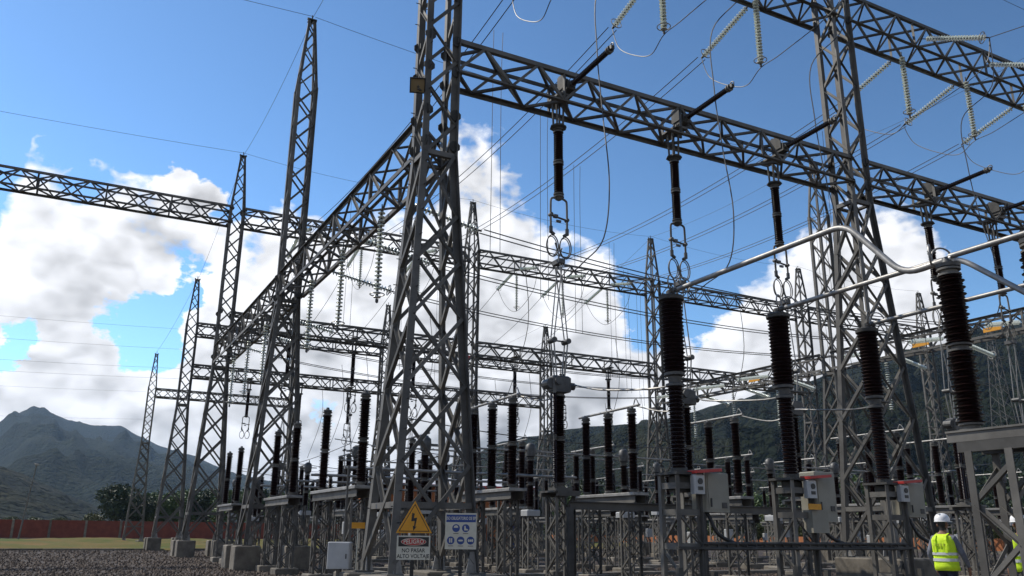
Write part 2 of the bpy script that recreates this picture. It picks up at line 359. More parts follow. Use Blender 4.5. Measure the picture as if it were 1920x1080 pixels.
# ------------------------------------------------------------------ insulators
def shed_mesh(L, r, core, n, seg=14):
    k = ('shed', round(L, 3), r, core, n)
    if k not in _cache:
        pr = [(core, 0)]; p = L/n
        for i in range(n):
            z = i*p; rr = r if i % 2 == 0 else r*.86
            pr += [(core, z+p*.10), (rr*.97, z+p*.28), (rr, z+p*.36), (rr*.93, z+p*.46), (core*1.08, z+p*.82)]
        pr.append((core, L)); b = MB().lathe(pr, seg); _cache[k] = b.mesh('sheds', MPOR, True)
    return _cache[k]
def flange_mesh(r, h):
    k = ('fl', r, h)
    if k not in _cache:
        b = MB().lathe([(r*.78, 0), (r, .001), (r, h*.25), (r*.72, h*.3), (r*.72, h*.7), (r, h*.75), (r, h*.999), (r*.78, h)], 14); _cache[k] = b.mesh('flange', MS, True)
    return _cache[k]
def post(parent, base, H, r=.15, core=.085, n=None, units=2, d=(0, 0, 1), fl=None, nm='insulator'):
    q = zq(d); d = Vector(d).normalized(); fh = .13; base = Vector(base); fr = fl or core*1.45
    U = (H - fh*(units+1))/units; n = n or max(10, int(U/.055))
    ob('flange', flange_mesh(fr, fh), parent, base, q)
    for i in range(units):
        b = base + d*(fh + i*(U+fh))
        ob(nm, shed_mesh(U, r, core, n), parent, b, q); ob('flange', flange_mesh(fr, fh), parent, b+d*U, q)
def glass_string(label, top, bot, group, n=21, ring=True, name='insulator_string', twin=False):
    top, bot = Vector(top), Vector(bot); d = bot-top; L = d.length; q = zq(d)
    k = ('gs', round(L, 2), n)
    if k not in _cache:
        g, c = MB(), MB(); a0 = .22; p = (L-a0-.16)/n
        for i in range(n):
            z = a0+i*p
            g.lathe([(.045, z+p*.42), (.118, z+p*.60), (.128, z+p*.72), (.120, z+p*.80), (.085, z+p*.74), (.05, z+p*.80)], 14)
            c.cyl((0, 0, z), (0, 0, z+p*.55), .042, .05, 8); c.cyl((0, 0, z+p*.55), (0, 0, z+p*1.02), .02, n=6)
        c.cyl((0, 0, 0), (0, 0, a0+.02), .022, n=8); c.cyl((0, 0, L-.17), (0, 0, L), .024, n=8); c.box((0, 0, L-.08), (.10, .03, .12))
        _cache[k] = (g.mesh('glass_discs', MGLS, True), c.mesh('caps', MCAP, True))
        b = MB(); b.torus((0, 0, L-.30), .24, .018, (0, 0, 1), 22, 6); b.box((0, 0, L-.30), (.03, .46, .02)); _cache[k+('r',)] = b.mesh('corona_ring', MAL, True)
    t = thing(name, label, 'insulator', top, group=group)
    ob('glass_discs', _cache[k][0], t, (0, 0, 0), q)['kind'] = 'stuff'; ob('caps', _cache[k][1], t, (0, 0, 0), q)['kind'] = 'stuff'
    if ring: ob('corona_ring', _cache[k+('r',)], t, (0, 0, 0), q)
    return t
def wire(label, pts, r=.017, name='conductor', group=None, cat='wire', m=None, n=5):
    pts = [Vector(p) for p in pts]; o = pts[0]
    t = put(name, MB().tube([p-o for p in pts], r, n), m or MWIRE, None, o, True); return tag(t, label, cat, group)
def sagline(a, b, sag, n=16):
    a, b = Vector(a), Vector(b); return [a.lerp(b, i/n) - Vector((0, 0, 4*sag*(i/n)*(1-i/n))) for i in range(n+1)]
def smooth(pts, k=6):
    P = [Vector(p) for p in pts]; out = []
    for i in range(len(P)-1):
        p0, p1, p2, p3 = P[max(i-1, 0)], P[i], P[i+1], P[min(i+2, len(P)-1)]
        for j in range(k):
            t = j/k; out.append(.5*((2*p1)+(p2-p0)*t+(2*p0-5*p1+4*p2-p3)*t*t+(3*p1-p0-3*p2+p3)*t**3))
    out.append(P[-1]); return out

# ------------------------------------------------------------------ ground and terrain
g = MB(); S = 6000; g.add([(-S, -S, 0), (S, -S, 0), (S, S, 0), (-S, S, 0)], [(0, 1, 2, 3)]); struct('ground', g, MGRASS)
g = MB(); g.add([(-80, -40, .008), (140, -40, .008), (140, 76.6, .008), (-80, 76.6, .008)], [(0, 1, 2, 3)]); struct('gravel_yard', g, MGRAV)
# loose stones over the part of the yard that lies in view
g = MB(); rnd = random.Random(3)
for i in range(52000):
    az = rnd.uniform(-.58, .58); dd = 19*math.exp(rnd.random()**.9*1.5)
    if az > -.17 and (dd > 45 or rnd.random() < .35): continue
    p = polar(az, dd); s = rnd.uniform(.03, .075)*(1+.012*(dd-19))
    if p.y > 76.2: continue
    a = rnd.random()*6.28; ca, sa = math.cos(a), math.sin(a)
    e = [s*rnd.uniform(.6, 1.3) for _ in range(6)]
    q = [(e[0], 0, 0), (0, e[1], 0), (-e[2], 0, 0), (0, -e[3], 0)]
    g.add([(p.x+x*ca-y*sa, p.y+x*sa+y*ca, .012) for x, y, z in q]+[(p.x+e[4]*.2, p.y, .012+e[5]*.8)], [(0, 1, 4), (1, 2, 4), (2, 3, 4), (3, 0, 4)])
o = put('loose_gravel', g, MPEB); o['kind'] = 'stuff'; tag(o, 'loose reddish brown gravel spread over the yard', 'gravel')
# rough grass bank between the yard and the brick wall
b = MB(); nx, ny = 150, 44
for j in range(ny+1):
    for i in range(nx+1):
        x, y = -75+i*1.0, 77.2+j*1.62; e_ = min(1, j/3, (ny-j)/3)
        b.v.append((x, y, .012+e_*max(0, .20+.42*noise.fractal(Vector((x*.11, y*.16, 2)), .9, 2.1, 5)+.06*noise.noise(Vector((x*.9, y*.9, 0))))))
for j in range(ny):
    for i in range(nx): k = j*(nx+1)+i; b.f.append((k, k+1, k+nx+2, k+nx+1))
struct('grass_bank', b, MGRASS, smooth=True)
# kerbs
def kerb(x0, y0, x1, y1, w=.22, h=.12, m=None):
    b = MB(); L = math.hypot(x1-x0, y1-y0); ux, uy = (x1-x0)/L, (y1-y0)/L; rt = Matrix(((ux, -uy, 0), (uy, ux, 0), (0, 0, 1)))
    n = max(1, int(L/2.5)); l = L/n
    b.bbox((0, 0, 0), (l-.015, w, h), .02); me = b.mesh('kerb_stone', m or MCON)
    t = ob('kerb', None, None, (x0, y0, 0)); t['kind'] = 'structure'
    for i in range(n): ob('kerb_stone', me, t, (ux*l*(i+.5), uy*l*(i+.5), h/2-.003+rnd.uniform(-.006, .006)), rt.to_quaternion())
kerb(-75, 76.7, 7.0, 76.7, h=.16); kerb(9.9, 76.7, 90, 76.7, h=.16)
for y in (29.2, 35.8, 46.5): kerb(10.5, y, 60, y, .5, .16, MCON2)
kerb(18.0, 12.6, 40, 12.6, .5, .14, MCON2)
kerb(14.5, 28.2, 14.5, 22, .4, .12, MCON2)

def hill(name, prof, dist, foot, m, seed, amp, back=.5, nt_=60):
    pr = [azel(*p) for p in prof]; a0, a1 = pr[0][0], pr[-1][0]; na = 320; b = MB()
    def elev(a):
        for (x0, e0), (x1, e1) in zip(pr, pr[1:]):
            if x0 <= a <= x1:
                t = (a-x0)/(x1-x0); t = t*t*(3-2*t)*.4+t*.6; return e0+(e1-e0)*t
        return pr[-1][1]
    for i in range(na+1):
        a = a0+(a1-a0)*i/na; e = elev(a)
        dloc = dist*(1+.10*noise.noise(Vector((a*3, seed, 0)))); H = math.tan(max(e, .002))*dloc+HC
        for j in range(nt_+1):
            t = j/nt_*1.45
            if t <= 1: d = foot+(dloc-foot)*t; f = t**1.25
            else: d = dloc*(1+(t-1)*back*1.2); f = max(0, 1-((t-1)/.45)**1.4)
            p = polar(a, d)
            w = 4*t*(1-t) if t < 1 else 0
            q = Vector((p.x, p.y, seed*100))*(3.2/dist)
            rid = 1-abs(noise.fractal(q*1.6, 1.0, 2.1, 5)); nz = noise.fractal(q*5, .9, 2.1, 6)
            z = H*f*(1-.5*w*(1-rid)) + amp*H*.5*w*(rid-.72) + amp*H*.11*nz*min(1, w+.12) - 3
            b.v.append((p.x, p.y, z))
    for i in range(na):
        for j in range(nt_):
            k = i*(nt_+1)+j; b.f.append((k, k+nt_+1, k+nt_+2, k+1))
    return struct(name, b, m, smooth=True)
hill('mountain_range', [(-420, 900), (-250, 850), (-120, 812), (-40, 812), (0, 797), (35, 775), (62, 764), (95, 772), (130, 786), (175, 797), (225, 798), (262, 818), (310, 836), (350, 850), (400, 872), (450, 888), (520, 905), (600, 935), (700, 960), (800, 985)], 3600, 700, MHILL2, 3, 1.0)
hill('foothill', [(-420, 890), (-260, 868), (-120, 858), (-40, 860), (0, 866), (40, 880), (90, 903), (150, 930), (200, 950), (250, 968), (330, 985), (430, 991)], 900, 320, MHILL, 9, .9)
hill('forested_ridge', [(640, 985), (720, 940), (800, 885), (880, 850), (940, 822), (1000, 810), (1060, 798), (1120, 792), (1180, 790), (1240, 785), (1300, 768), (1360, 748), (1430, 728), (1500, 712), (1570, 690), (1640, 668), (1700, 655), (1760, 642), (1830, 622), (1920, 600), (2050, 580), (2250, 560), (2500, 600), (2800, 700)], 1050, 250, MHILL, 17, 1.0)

# ------------------------------------------------------------------ gantry towers and girders
WTOP = .88
def lattice(t, wf, zs, kind, sz, m):
    faces = [((-1, -1), (1, -1)), ((1, -1), (1, 1)), ((1, 1), (-1, 1)), ((-1, 1), (-1, -1))]
    for i, (z0, z1) in enumerate(zip(zs, zs[1:])):
        w0, w1 = wf(z0)/2, wf(z1)/2
        for k, (a, b) in enumerate(faces):
            A0, B0 = Vector((a[0]*w0, a[1]*w0, z0)), Vector((b[0]*w0, b[1]*w0, z0)); A1, B1 = Vector((a[0]*w1, a[1]*w1, z1)), Vector((b[0]*w1, b[1]*w1, z1))
            n = Vector((a[0]+b[0], a[1]+b[1], 0))*.5*(sz*.35)
            if kind == 'X':
                bar(t, 'brace', A0+n, B1+n, sz, m); bar(t, 'brace', B0-n, A1-n, sz, m)
            else:
                if (i+k) % 2 == 0: bar(t, 'brace', A0, B1, sz, m)
                else: bar(t, 'brace', B0, A1, sz, m)
def tower(name, label, x, y, top, zbend, zbeam, base_w=2.1, plinth=(1.05, 1.0), leg=.18, group=None, block=None, bolts=False):
    t = thing(name, label, 'tower', (x, y, 0), group=group); pz = plinth[1]
    def wf(z):
        if z <= zbend: return base_w+(WTOP-base_w)*(z-pz)/(zbend-pz)
        if z <= zbeam: return WTOP
        return WTOP+(.26-WTOP)*(z-zbeam)/(top-zbeam)
    keys = [pz-.02, zbend, zbeam, top]
    for sx, sy in ((-1, -1), (1, -1), (1, 1), (-1, 1)):
        for z0, z1 in zip(keys, keys[1:]):
            w0, w1 = wf(max(z0, pz))/2, wf(z1)/2; lg = leg if z0 < zbeam else leg*.7
            bar(t, 'leg', (sx*w0, sy*w0, z0), (sx*w1, sy*w1, z1), lg, MS, inward=(-sx, -sy, 0))
    zs = [pz+.25]
    while zs[-1] < zbend-.8: zs.append(zs[-1]+wf(zs[-1])*1.12)
    zs[-1] = zbend; lattice(t, wf, zs, 'X', .105, MS)
    n = max(2, round((zbeam-zbend)/1.05)); lattice(t, wf, [zbend+(zbeam-zbend)*i/n for i in range(n+1)], 'Z', .095, MS)
    n = 5; lattice(t, wf, [zbeam+(top-zbeam)*(1-(1-i/n)**1.25) for i in range(n+1)], 'Z', .075, MS)
    for z in (pz+1.6, zbend):                              # belts of channel round the legs
        w = wf(z)/2
        for a, b in (((-1, -1), (1, -1)), ((1, -1), (1, 1)), ((1, 1), (-1, 1)), ((-1, 1), (-1, -1))):
            bar(t, 'belt', (a[0]*w, a[1]*w, z), (b[0]*w, b[1]*w, z), .15, MS)
    b = MB(); b.box((0, 0, top), (.42, .42, .06)); b.cyl((0, 0, top), (0, 0, top+.35), .03); b.box((.2, 0, top+.08), (.1, .08, .12)); b.box((-.2, 0, top+.08), (.1, .08, .12)); put('peak_cap', b, MSD, t)
    if block:
        b = MB(); b.bbox((0, 0, block[1]/2-.03), (block[0], block[0], block[1]+.06), .04); put('foundation_block', b, MCON, t)
    else:
        b = MB(); b.bbox((0, 0, pz/2-.03), (plinth[0], plinth[0], pz+.06), .035); me = b.mesh('plinth', MCON)
        for sx, sy in ((-1, -1), (1, -1), (1, 1), (-1, 1)): ob('plinth', me, t, (sx*base_w/2, sy*base_w/2, 0))
    b = MB(); b.box((0, 0, 0), (.42, .42, .04)); me = b.mesh('base_plate', MS)
    for sx, sy in ((-1, -1), (1, -1), (1, 1), (-1, 1)): ob('base_plate', me, t, (sx*base_w/2, sy*base_w/2, pz+.018))
    b = MB(); b.add([(-.16, -.012, 0), (.16, -.012, 0), (.05, -.012, .5), (-.05, -.012, .5), (-.16, .012, 0), (.16, .012, 0), (.05, .012, .5), (-.05, .012, .5)], [(0, 1, 2, 3), (7, 6, 5, 4), (0, 4, 5, 1), (1, 5, 6, 2), (2, 6, 7, 3), (3, 7, 4, 0)]); me = b.mesh('foot_gusset', MAL)
    for sx, sy in ((-1, -1), (1, -1), (1, 1), (-1, 1)):
        for k_ in (0, 1): ob('foot_gusset', me, t, (sx*(base_w/2-(.0 if k_ else .09)), sy*(base_w/2-(.09 if k_ else .0)), pz+.03), Quaternion((0, 0, 1), R(90*k_)))
    if bolts:
        b = MB(); z = pz+1.2; i = 0
        while z < zbeam:
            w = wf(z)/2
            for sx, sy in ((-1, -1), (-1, 1)):
                dx, dy = ((-.17, .02) if i % 2 else (.02*1, -.17 if sy < 0 else .17))
                b.cyl((sx*w, sy*w, z), (sx*w+dx, sy*w+dy, z), .014, n=5)
            z += .38; i += 1
        put('step_bolts', b, MSD, t)['kind'] = 'stuff'
    return t
def gussets(t, zs, w=WTOP, s=.36):
    k = ('gus', s)
    if k not in _cache:
        b = MB(); pr = [(s*.5*math.cos(R(22.5+45*i)), s*.5*math.sin(R(22.5+45*i))) for i in range(8)]
        b.add([(x, -.012, z) for x, z in pr]+[(x, .012, z) for x, z in pr], [tuple(range(8)), tuple(range(15, 7, -1))]+[(i, 8+i, 8+(i+1) % 8, (i+1) % 8) for i in range(8)])
        _cache[k] = b.mesh('gusset_plate', MSD)
    for z in zs:
        for sx in (-1, 1):
            for sy in (-1, 1):
                ob('gusset_plate', _cache[k], t, (sx*w/2, sy*(w/2+.02), z))
                ob('gusset_plate', _cache[k], t, (sx*(w/2+.02), sy*w/2, z), Quaternion((0, 0, 1), R(90)))
def girder(name, label, a, b, s=1.05, group=None, n=None, ch=.145, br=.085, posts=()):
    a, b = Vector(a), Vector(b); d = b-a; L = d.length; ang = math.atan2(d.y, d.x)
    t = thing(name, label, 'girder', a, ang, group); h = s/2
    cs = ((-h, -h), (h, -h), (h, h), (-h, h))
    for y, z in cs: bar(t, 'chord', (0, y, z), (L, y, z), ch, MS, inward=(0, -y, -z))
    n = n or round(L/.98); p = L/n
    for k in range(4):
        (y0, z0), (y1, z1) = cs[k], cs[(k+1) % 4]
        for i in range(n):
            A, B = ((y0, z0), (y1, z1)) if (i+k) % 2 == 0 else ((y1, z1), (y0, z0))
            bar(t, 'brace', (i*p, *A), ((i+1)*p, *B), br, MS)
    for i in posts or (n//4, n//2, 3*n//4):
        bar(t, 'strut', (i*p, -h, -h), (i*p, -h, h), br*1.3, MS); bar(t, 'strut', (i*p, h, -h), (i*p, h, h), br*1.3, MS)
    return t
XA, XB, XC, XD, XE = 8.2, 26.4, 44.6, 62.8, 81.0
Y1, Y2, Y3, Y4, Y6 = 20.8, 38.96, 57.84, 77.4, 115.1
HA, HB, HD, P1, P2 = 12.85, 15.3, 22.8, 27.5, 23.4
XT1 = 8.25
t1 = tower('gantry_tower', 'lattice gantry tower with floodlight and step bolts standing behind the warning signs', XT1, Y1, P1, 12.0, 23.4, 2.15, (1.25, .62), .2, bolts=True, group='gantry towers')
gussets(t1, (HB-.52, HB+.52, HA-.5, HA+.5, HD-.5))
t5 = tower('gantry_tower', 'lattice gantry tower on one wide concrete block behind the circuit breakers', 25.9, Y1, P1, 14.0, 23.4, 2.15, (1.25, .9), .18, block=(2.75, .9), group='gantry towers')
gussets(t5, (HB-.52, HB+.52, HD-.5, HD+.5))
tower('gantry_tower', 'lattice gantry tower at the far end of the two girders carrying horizontal posts', XC, Y1, P1, 14.0, 23.4, group='gantry towers')
t2 = tower('gantry_tower', 'tall spired tower in the middle of the pale sloping busbar girder', 8.25, Y2, P1, 12.0, 23.4, group='gantry towers'); gussets(t2, (HA-.5, HA+.5))
tower('gantry_tower', 'tall spired tower in the middle of the girder with yellow plates', XC+.2, Y2, P1, 12.0, 23.4, group='gantry towers')
t3 = tower('gantry_tower', 'spired tower where the pale sloping girder ends under the long high girder', XA, Y3, P1, 12.0, 23.4, group='gantry towers'); gussets(t3, (HB-.52, HB+.52, HA, HD-.5, HD+.5))
for x, lb in ((XB+.1, 'spired tower of the long high girder just behind the floodlight tower'), (XC-.2, 'spired tower of the long high girder behind the foremost circuit breaker'), (XD, 'spired tower of the long high girder seen through the wide-block tower'), (XE, 'farthest spired tower of the long high girder before the dark ridge')):
    t_ = tower('gantry_tower', lb, x, Y3, P1, 12.0, 23.4, group='gantry towers'); gussets(t_, (HB-.5, HD-.5, HD+.5))
for x, lb in ((XA, 'lower spired tower with two girders behind the long high girder row'), (XB, 'lower spired tower between the two girders of the rear row'), (XC, 'lower spired tower where the rear row of girders ends')):
    tower('gantry_tower', lb, x, Y4, P2, 12.0, 19.4, group='gantry towers')
tower('gantry_tower', 'small remote spired tower standing on grass before the brick wall', XA+.15, Y6, P2, 12.0, 19.1, plinth=(1.2, .35), group='gantry towers')
tower('gantry_tower', 'remote lattice tower half hidden behind the nearer towers', XB, Y6, P2, 12.0, 19.1, plinth=(1.2, .35), group='gantry towers')
e = .42
girder('lattice_girder', 'lattice girder with hanging insulators from the floodlight tower to the wide-block tower', (XT1+.42, Y1, HB), (25.9-.42, Y1, HB), 1.0, 'lattice girders', n=18)
girder('lattice_girder', 'lattice girder with hanging insulators beyond the wide-block tower', (25.9+.42, Y1, HB), (XC-e, Y1, HB), 1.0, 'lattice girders', n=18)
girder('lattice_girder', 'high lattice girder with glass strings up to the wide-block tower', (XT1+.42, Y1, HD), (25.9-.42, Y1, HD), 1.2, 'lattice girders', n=18)
girder('lattice_girder', 'high lattice girder with glass strings beyond the wide-block tower', (25.9+.42, Y1, HD), (XC-e, Y1, HD), 1.2, 'lattice girders', n=18)
girder('lattice_girder', 'pale lattice busbar girder from the floodlight tower to the tall spired tower', (XA+.2, Y1+e, HA), (XA+.1, Y2-e, HA), 1.05, 'lattice girders', n=16)
girder('lattice_girder', 'pale lattice busbar girder from the tall spired tower to the long high girder', (XA+.1, Y2+e, HA), (XA, Y3-e, HA), 1.05, 'lattice girders', n=17)
girder('lattice_girder', 'busbar girder with yellow plates, its part beyond the wide-block tower', (XC, Y1+e, HA), (XC, Y2-e, HA), 1.05, 'lattice girders', n=16)
girder('lattice_girder', 'busbar girder with yellow plates, its part behind the breakers', (XC, Y2+e, HA), (XC, Y3-e, HA), 1.05, 'lattice girders', n=17)
hx = [-46.4, -28.2, -10, XA, XB, XC, XD, XE]
girder('lattice_girder', 'long high lattice girder, the free span running out past the brick wall side', (-24, Y3, HD), (XA-e, Y3, HD), 1.1, 'lattice girders', n=32, posts=(4, 8, 12, 16, 20, 24, 28))
for i, (a, b) in enumerate(((XA, XB), (XB, XC), (XC, XD), (XD, XE))):
    girder('lattice_girder', 'long high lattice girder, span %s' % ('passing behind the tall spired tower', 'over the three rear glass strings', 'passing behind the hanging insulators', 'ending at the farthest spired tower')[i], (a+e, Y3, HD), (b-e, Y3, HD), 1.1, 'lattice girders', n=18)
for i, (a, b) in enumerate(((XA, XB), (XB, XC), (XC, XD))):
    girder('lattice_girder', 'rear girder carrying hanging insulators, span %s' % ('behind the tall spired tower', 'behind the floodlight tower', 'behind the circuit breakers')[i], (a+e, Y3, HB), (b-e, Y3, HB), 1.0, 'lattice girders', n=18)
for z, w in ((18.8, 'upper'), (15.05, 'lower')):
    for i, (a, b) in enumerate(((XA, XB), (XB, XC))):
        girder('lattice_girder', '%s girder of the rearmost double row, %s span' % (w, ('first', 'second')[i]), (a+e, Y4, z), (b-e, Y4, z), 1.0, 'lattice girders', n=18)
girder('lattice_girder', 'remote girder between the two small towers on the grass', (XA+.15+e, Y6, 18.4), (XB-e, Y6, 18.4), 1.0, 'lattice girders', n=18)

# ------------------------------------------------------------------ strings, conductors, earth wires
PH = [12.65, 17.3, 21.95, 30.5, 34.9, 39.4]
PN = ('first', 'second', 'third', 'fourth', 'fifth', 'sixth')
GS = 'glass insulator strings on the high girder'
Ls = 3.25
for i, x in enumerate(PH):
    z0 = HD-.6
    glass_string('hanging glass string under the high girder, %s one counted from the floodlight tower' % PN[i], (x-.35, Y1, z0-.02), (x-.35, Y1, z0-Ls), GS)
    # tension string toward the long high girder, twin conductor behind it
    a = Vector((x, Y1+.6, HD-.5)); b = a+Vector((0, 3.1, -.85)); glass_string('slanting glass string off the back of the high girder, %s from floodlight tower' % PN[i], a, b, GS)
    c = Vector((x, Y3-.6, HD-.5)); d = c+Vector((0, -3.1, -.75)); glass_string('far glass string on the front of the long high girder, %s' % PN[i], d-(d-c)*1.0, d, 'glass strings on the long high girder')
    for s_ in (-.2, .2):
        wire('twin overhead conductor between the high girder and the long high girder', sagline(b+Vector((s_, 0, 0)), d+Vector((s_, 0, 0)), .9, 22), .02, group='twin overhead conductors')
    # outgoing string on the front
    a2 = Vector((x+.3, Y1-.6, HD-.1)); b2 = a2+Vector((.55, -2.6, -1.25)); glass_string('glass string off the front of the high girder, %s from the floodlight tower' % PN[i], a2, b2, GS)
    far = b2+Vector((4, -26, 1.5)); wire('outgoing line conductor leaving the front of the high girder', sagline(b2, far, 1.2, 18), .018, group='outgoing line conductors')
    # jumper from the back clamp under the hanging string to the front clamp
    sb = Vector((x-.35, Y1, z0-Ls-.02))
    tip = Vector((x+.1, Y1-1.9, HB+.62))
    wire('slack jumper loop under the high girder', smooth([b, b+Vector((-.05, -.5, -1.2)), b+Vector((-.2, -1.8, -2.3)), sb+Vector((.1, .9, -.28)), sb, sb+Vector((.15, -1.0, .15)), b2+Vector((-.2, .35, -1.3)), b2], 6), .018, group='jumper loops under the high girder')
    # down lead from the front clamp past the horizontal post to the contact frame
    wire('vertical down lead from the high girder past a horizontal post insulator', smooth([b2, b2+Vector((-.15, .15, -2.2)), tip+Vector((.05, -.05, 2.2)), tip+Vector((0, 0, .05)), tip+Vector((.05, -.15, -2.2)), tip+Vector((-.05, -.55, -4.6)), tip+Vector((-.08, -.25, -6.2)), Vector((x+.12, Y1-.9, 9.35)), Vector((x+.05, Y1-.1, 9.1))], 7), .02, group='down leads')
    if i < 6:   # rear hanging strings of the long high girder
        glass_string('rear glass string hanging under the long high girder', (x+.1, Y3, HD-.56), (x+.1, Y3, HD-.56-3.3), 'rear hanging glass strings')
        wire('rear jumper loop under the long high girder', smooth([d, d+Vector((0, .8, -1.7)), Vector((x+.1, Y3, HD-3.9)), Vector((x+.1, Y3+2.0, HD-2.9)), Vector((x+.1, Y3+3.4, HD-1.2))], 6), .018, group='rear jumper loops')
        glass_string('glass string off the back of the long high girder', (x+.1, Y3+.6, HD-.45), (x+.1, Y3+3.6, HD-1.2), 'glass strings behind the long high girder')
        wire('rear conductor from the long high girder down to the rearmost row', sagline((x+.1, Y3+3.6, HD-1.2), (x, Y4-.6, 18.6), .6), .02, group='rear conductors')
# busbars between the two busbar girders
BY = [25.6, 30.1, 34.7, 44.0, 48.6, 53.2]
for i, y in enumerate(BY):
    z = HA-.5
    glass_string('glass string hanging under the pale busbar girder, %s from the floodlight tower' % PN[i], (XA+.12, y, z), (XA+.12, y, z-3.5), 'glass strings under the busbar girders')
    glass_string('glass string hanging under the girder with yellow plates, %s from its near end' % PN[i], (XC, y, z), (XC, y, z-3.4), 'glass strings under the busbar girders', ring=False)
    a = Vector((XA+.6, y, z+.3)); b = a+Vector((3.3, 0, -.6)); glass_string('glass string pulling sideways off the pale busbar girder, %s from floodlight tower' % PN[i], a, b, 'busbar tension strings')
    c = Vector((XC-.6, y, z+.3)); d = c+Vector((-3.3, 0, -.6)); glass_string('glass string pulling inward off the girder with yellow plates, %s' % PN[i], c, d, 'busbar tension strings')
    c2 = Vector((XC+.6, y, z+.3)); d2 = c2+Vector((3.3, 0, -.6)); glass_string('glass string pulling outward off the girder with yellow plates, %s' % PN[i], c2, d2, 'busbar tension strings')
    for s_ in (-.2, .2):
        wire('twin busbar conductor stretched between the two busbar girders', sagline(b+Vector((0, s_, 0)), d+Vector((0, s_, 0)), .75, 24), .023, group='twin busbar conductors')
        wire('twin busbar conductor beyond the girder with yellow plates', sagline(d2+Vector((0, s_, 0)), d2+Vector((28, s_, 0)), .7, 12), .018, group='busbar conductors beyond')
    b_ = MB(); b_.box((0, 0, 0), (.05, 1.1, .24))
    if i in (0, 1, 3): tag(put('phase_plate', b_, MYEL, None, (XC-.62, y+1.6, HA-.25)), 'yellow phase plate on the side of the busbar girder', 'plate', 'yellow phase plates')
    # droppers
    for x in ((PH[0], PH[3]) if i % 3 == 0 else (PH[1], PH[4]) if i % 3 == 1 else (PH[2], PH[5])):
        for s_ in (-.2, .2):
            zt = HD-.5-.85-3.0*.3; zb = HA-1.9
            wire('twin dropper hanging from overhead conductor to busbar', smooth([(x+s_, y, HD-1.55-.75), (x+s_*.9, y+.05, (HD+HA)/2), (x+s_, y, zb+.35)], 5), .012, group='twin droppers')
    for x in (PH[0]+1.2, PH[2]+2.2, PH[4]+1.0):
        wire('slack dropper from busbar down to the disconnectors', smooth([(x, y, HA-1.6), (x+.3, y+.25, 8.8), (x-.3, y+.8, 6.1)], 6), .014, group='slack droppers')
# earth wires over the tower peaks
EW = 'earth wires'
for y in (Y2, Y3):
    wire('thin earth wire running out sideways from a tower peak', sagline((-60, y, P1+1.5), (XA+.1, y, P1+.3), 1.2, 20), .012, 'earth_wire', EW)
wire('thin earth wire from the tall spired tower across to the right', sagline((8.4, Y2, P1+.3), (XC, Y2, P1+.3), .9, 20), .012, 'earth_wire', EW)
for a, b in ((XA, XB), (XB, XC), (XC, XD), (XD, XE)):
    wire('thin earth wire between peaks of the long high girder row', sagline((a, Y3, P1+.3), (b, Y3, P1+.3), .5), .011, 'earth_wire', EW)
for ya, yb, za, zb in ((Y1, Y2, P1+.3, P1+.3), (Y2, Y3, P1+.3, P1+.3), (Y3, Y4, P1+.3, P2+.3), (Y4, Y6, P2+.3, P2+.3)):
    for x in (XA+.1, XC):
        wire('thin earth wire from peak to peak along the busbar girders', sagline((x, ya, za), (x, yb, zb), .5), .011, 'earth_wire', EW)
wire('thin earth wire over the far right sky', [(XB, Y1, P1+.3), (XC+20, Y1, P1+.3)], .012, 'earth_wire', EW)
for y, z in ((Y4-.6, 18.6), (Y4-.6, 16.8), (Y4-.6, 15.1), (Y4+.6, 14.4), (Y6, 18.5), (Y6, 15.0), (Y6, 12.6)):
    wire('faint line conductor running out over the brick wall side', sagline((-75, y-4, z+1.2), (XA-.5, y, z), 1.6, 20), .008, group='side line conductors')
for i, x in enumerate((12.6, 17.2, 21.9)):
    wire('low slack conductor between rear disconnectors', sagline((x, Y3-16, 5.9), (x+.4, Y4-4, 6.6), .5), .018, group='low conductors')

for (x, y, z), lb in (((XC-.62, 23.2, HA+.2), 'red phase plate at the near end of the girder with yellow plates'), ((35.0, Y4-.6, 18.9), 'red phase plate on the upper girder of the rearmost row')):
    b_ = MB(); b_.box((0, 0, 0), (.6 if y > 50 else .05, .05 if y > 50 else .7, .45)); tag(put('phase_plate', b_, MRED, None, (x, y, z)), lb, 'plate', 'red phase plates')

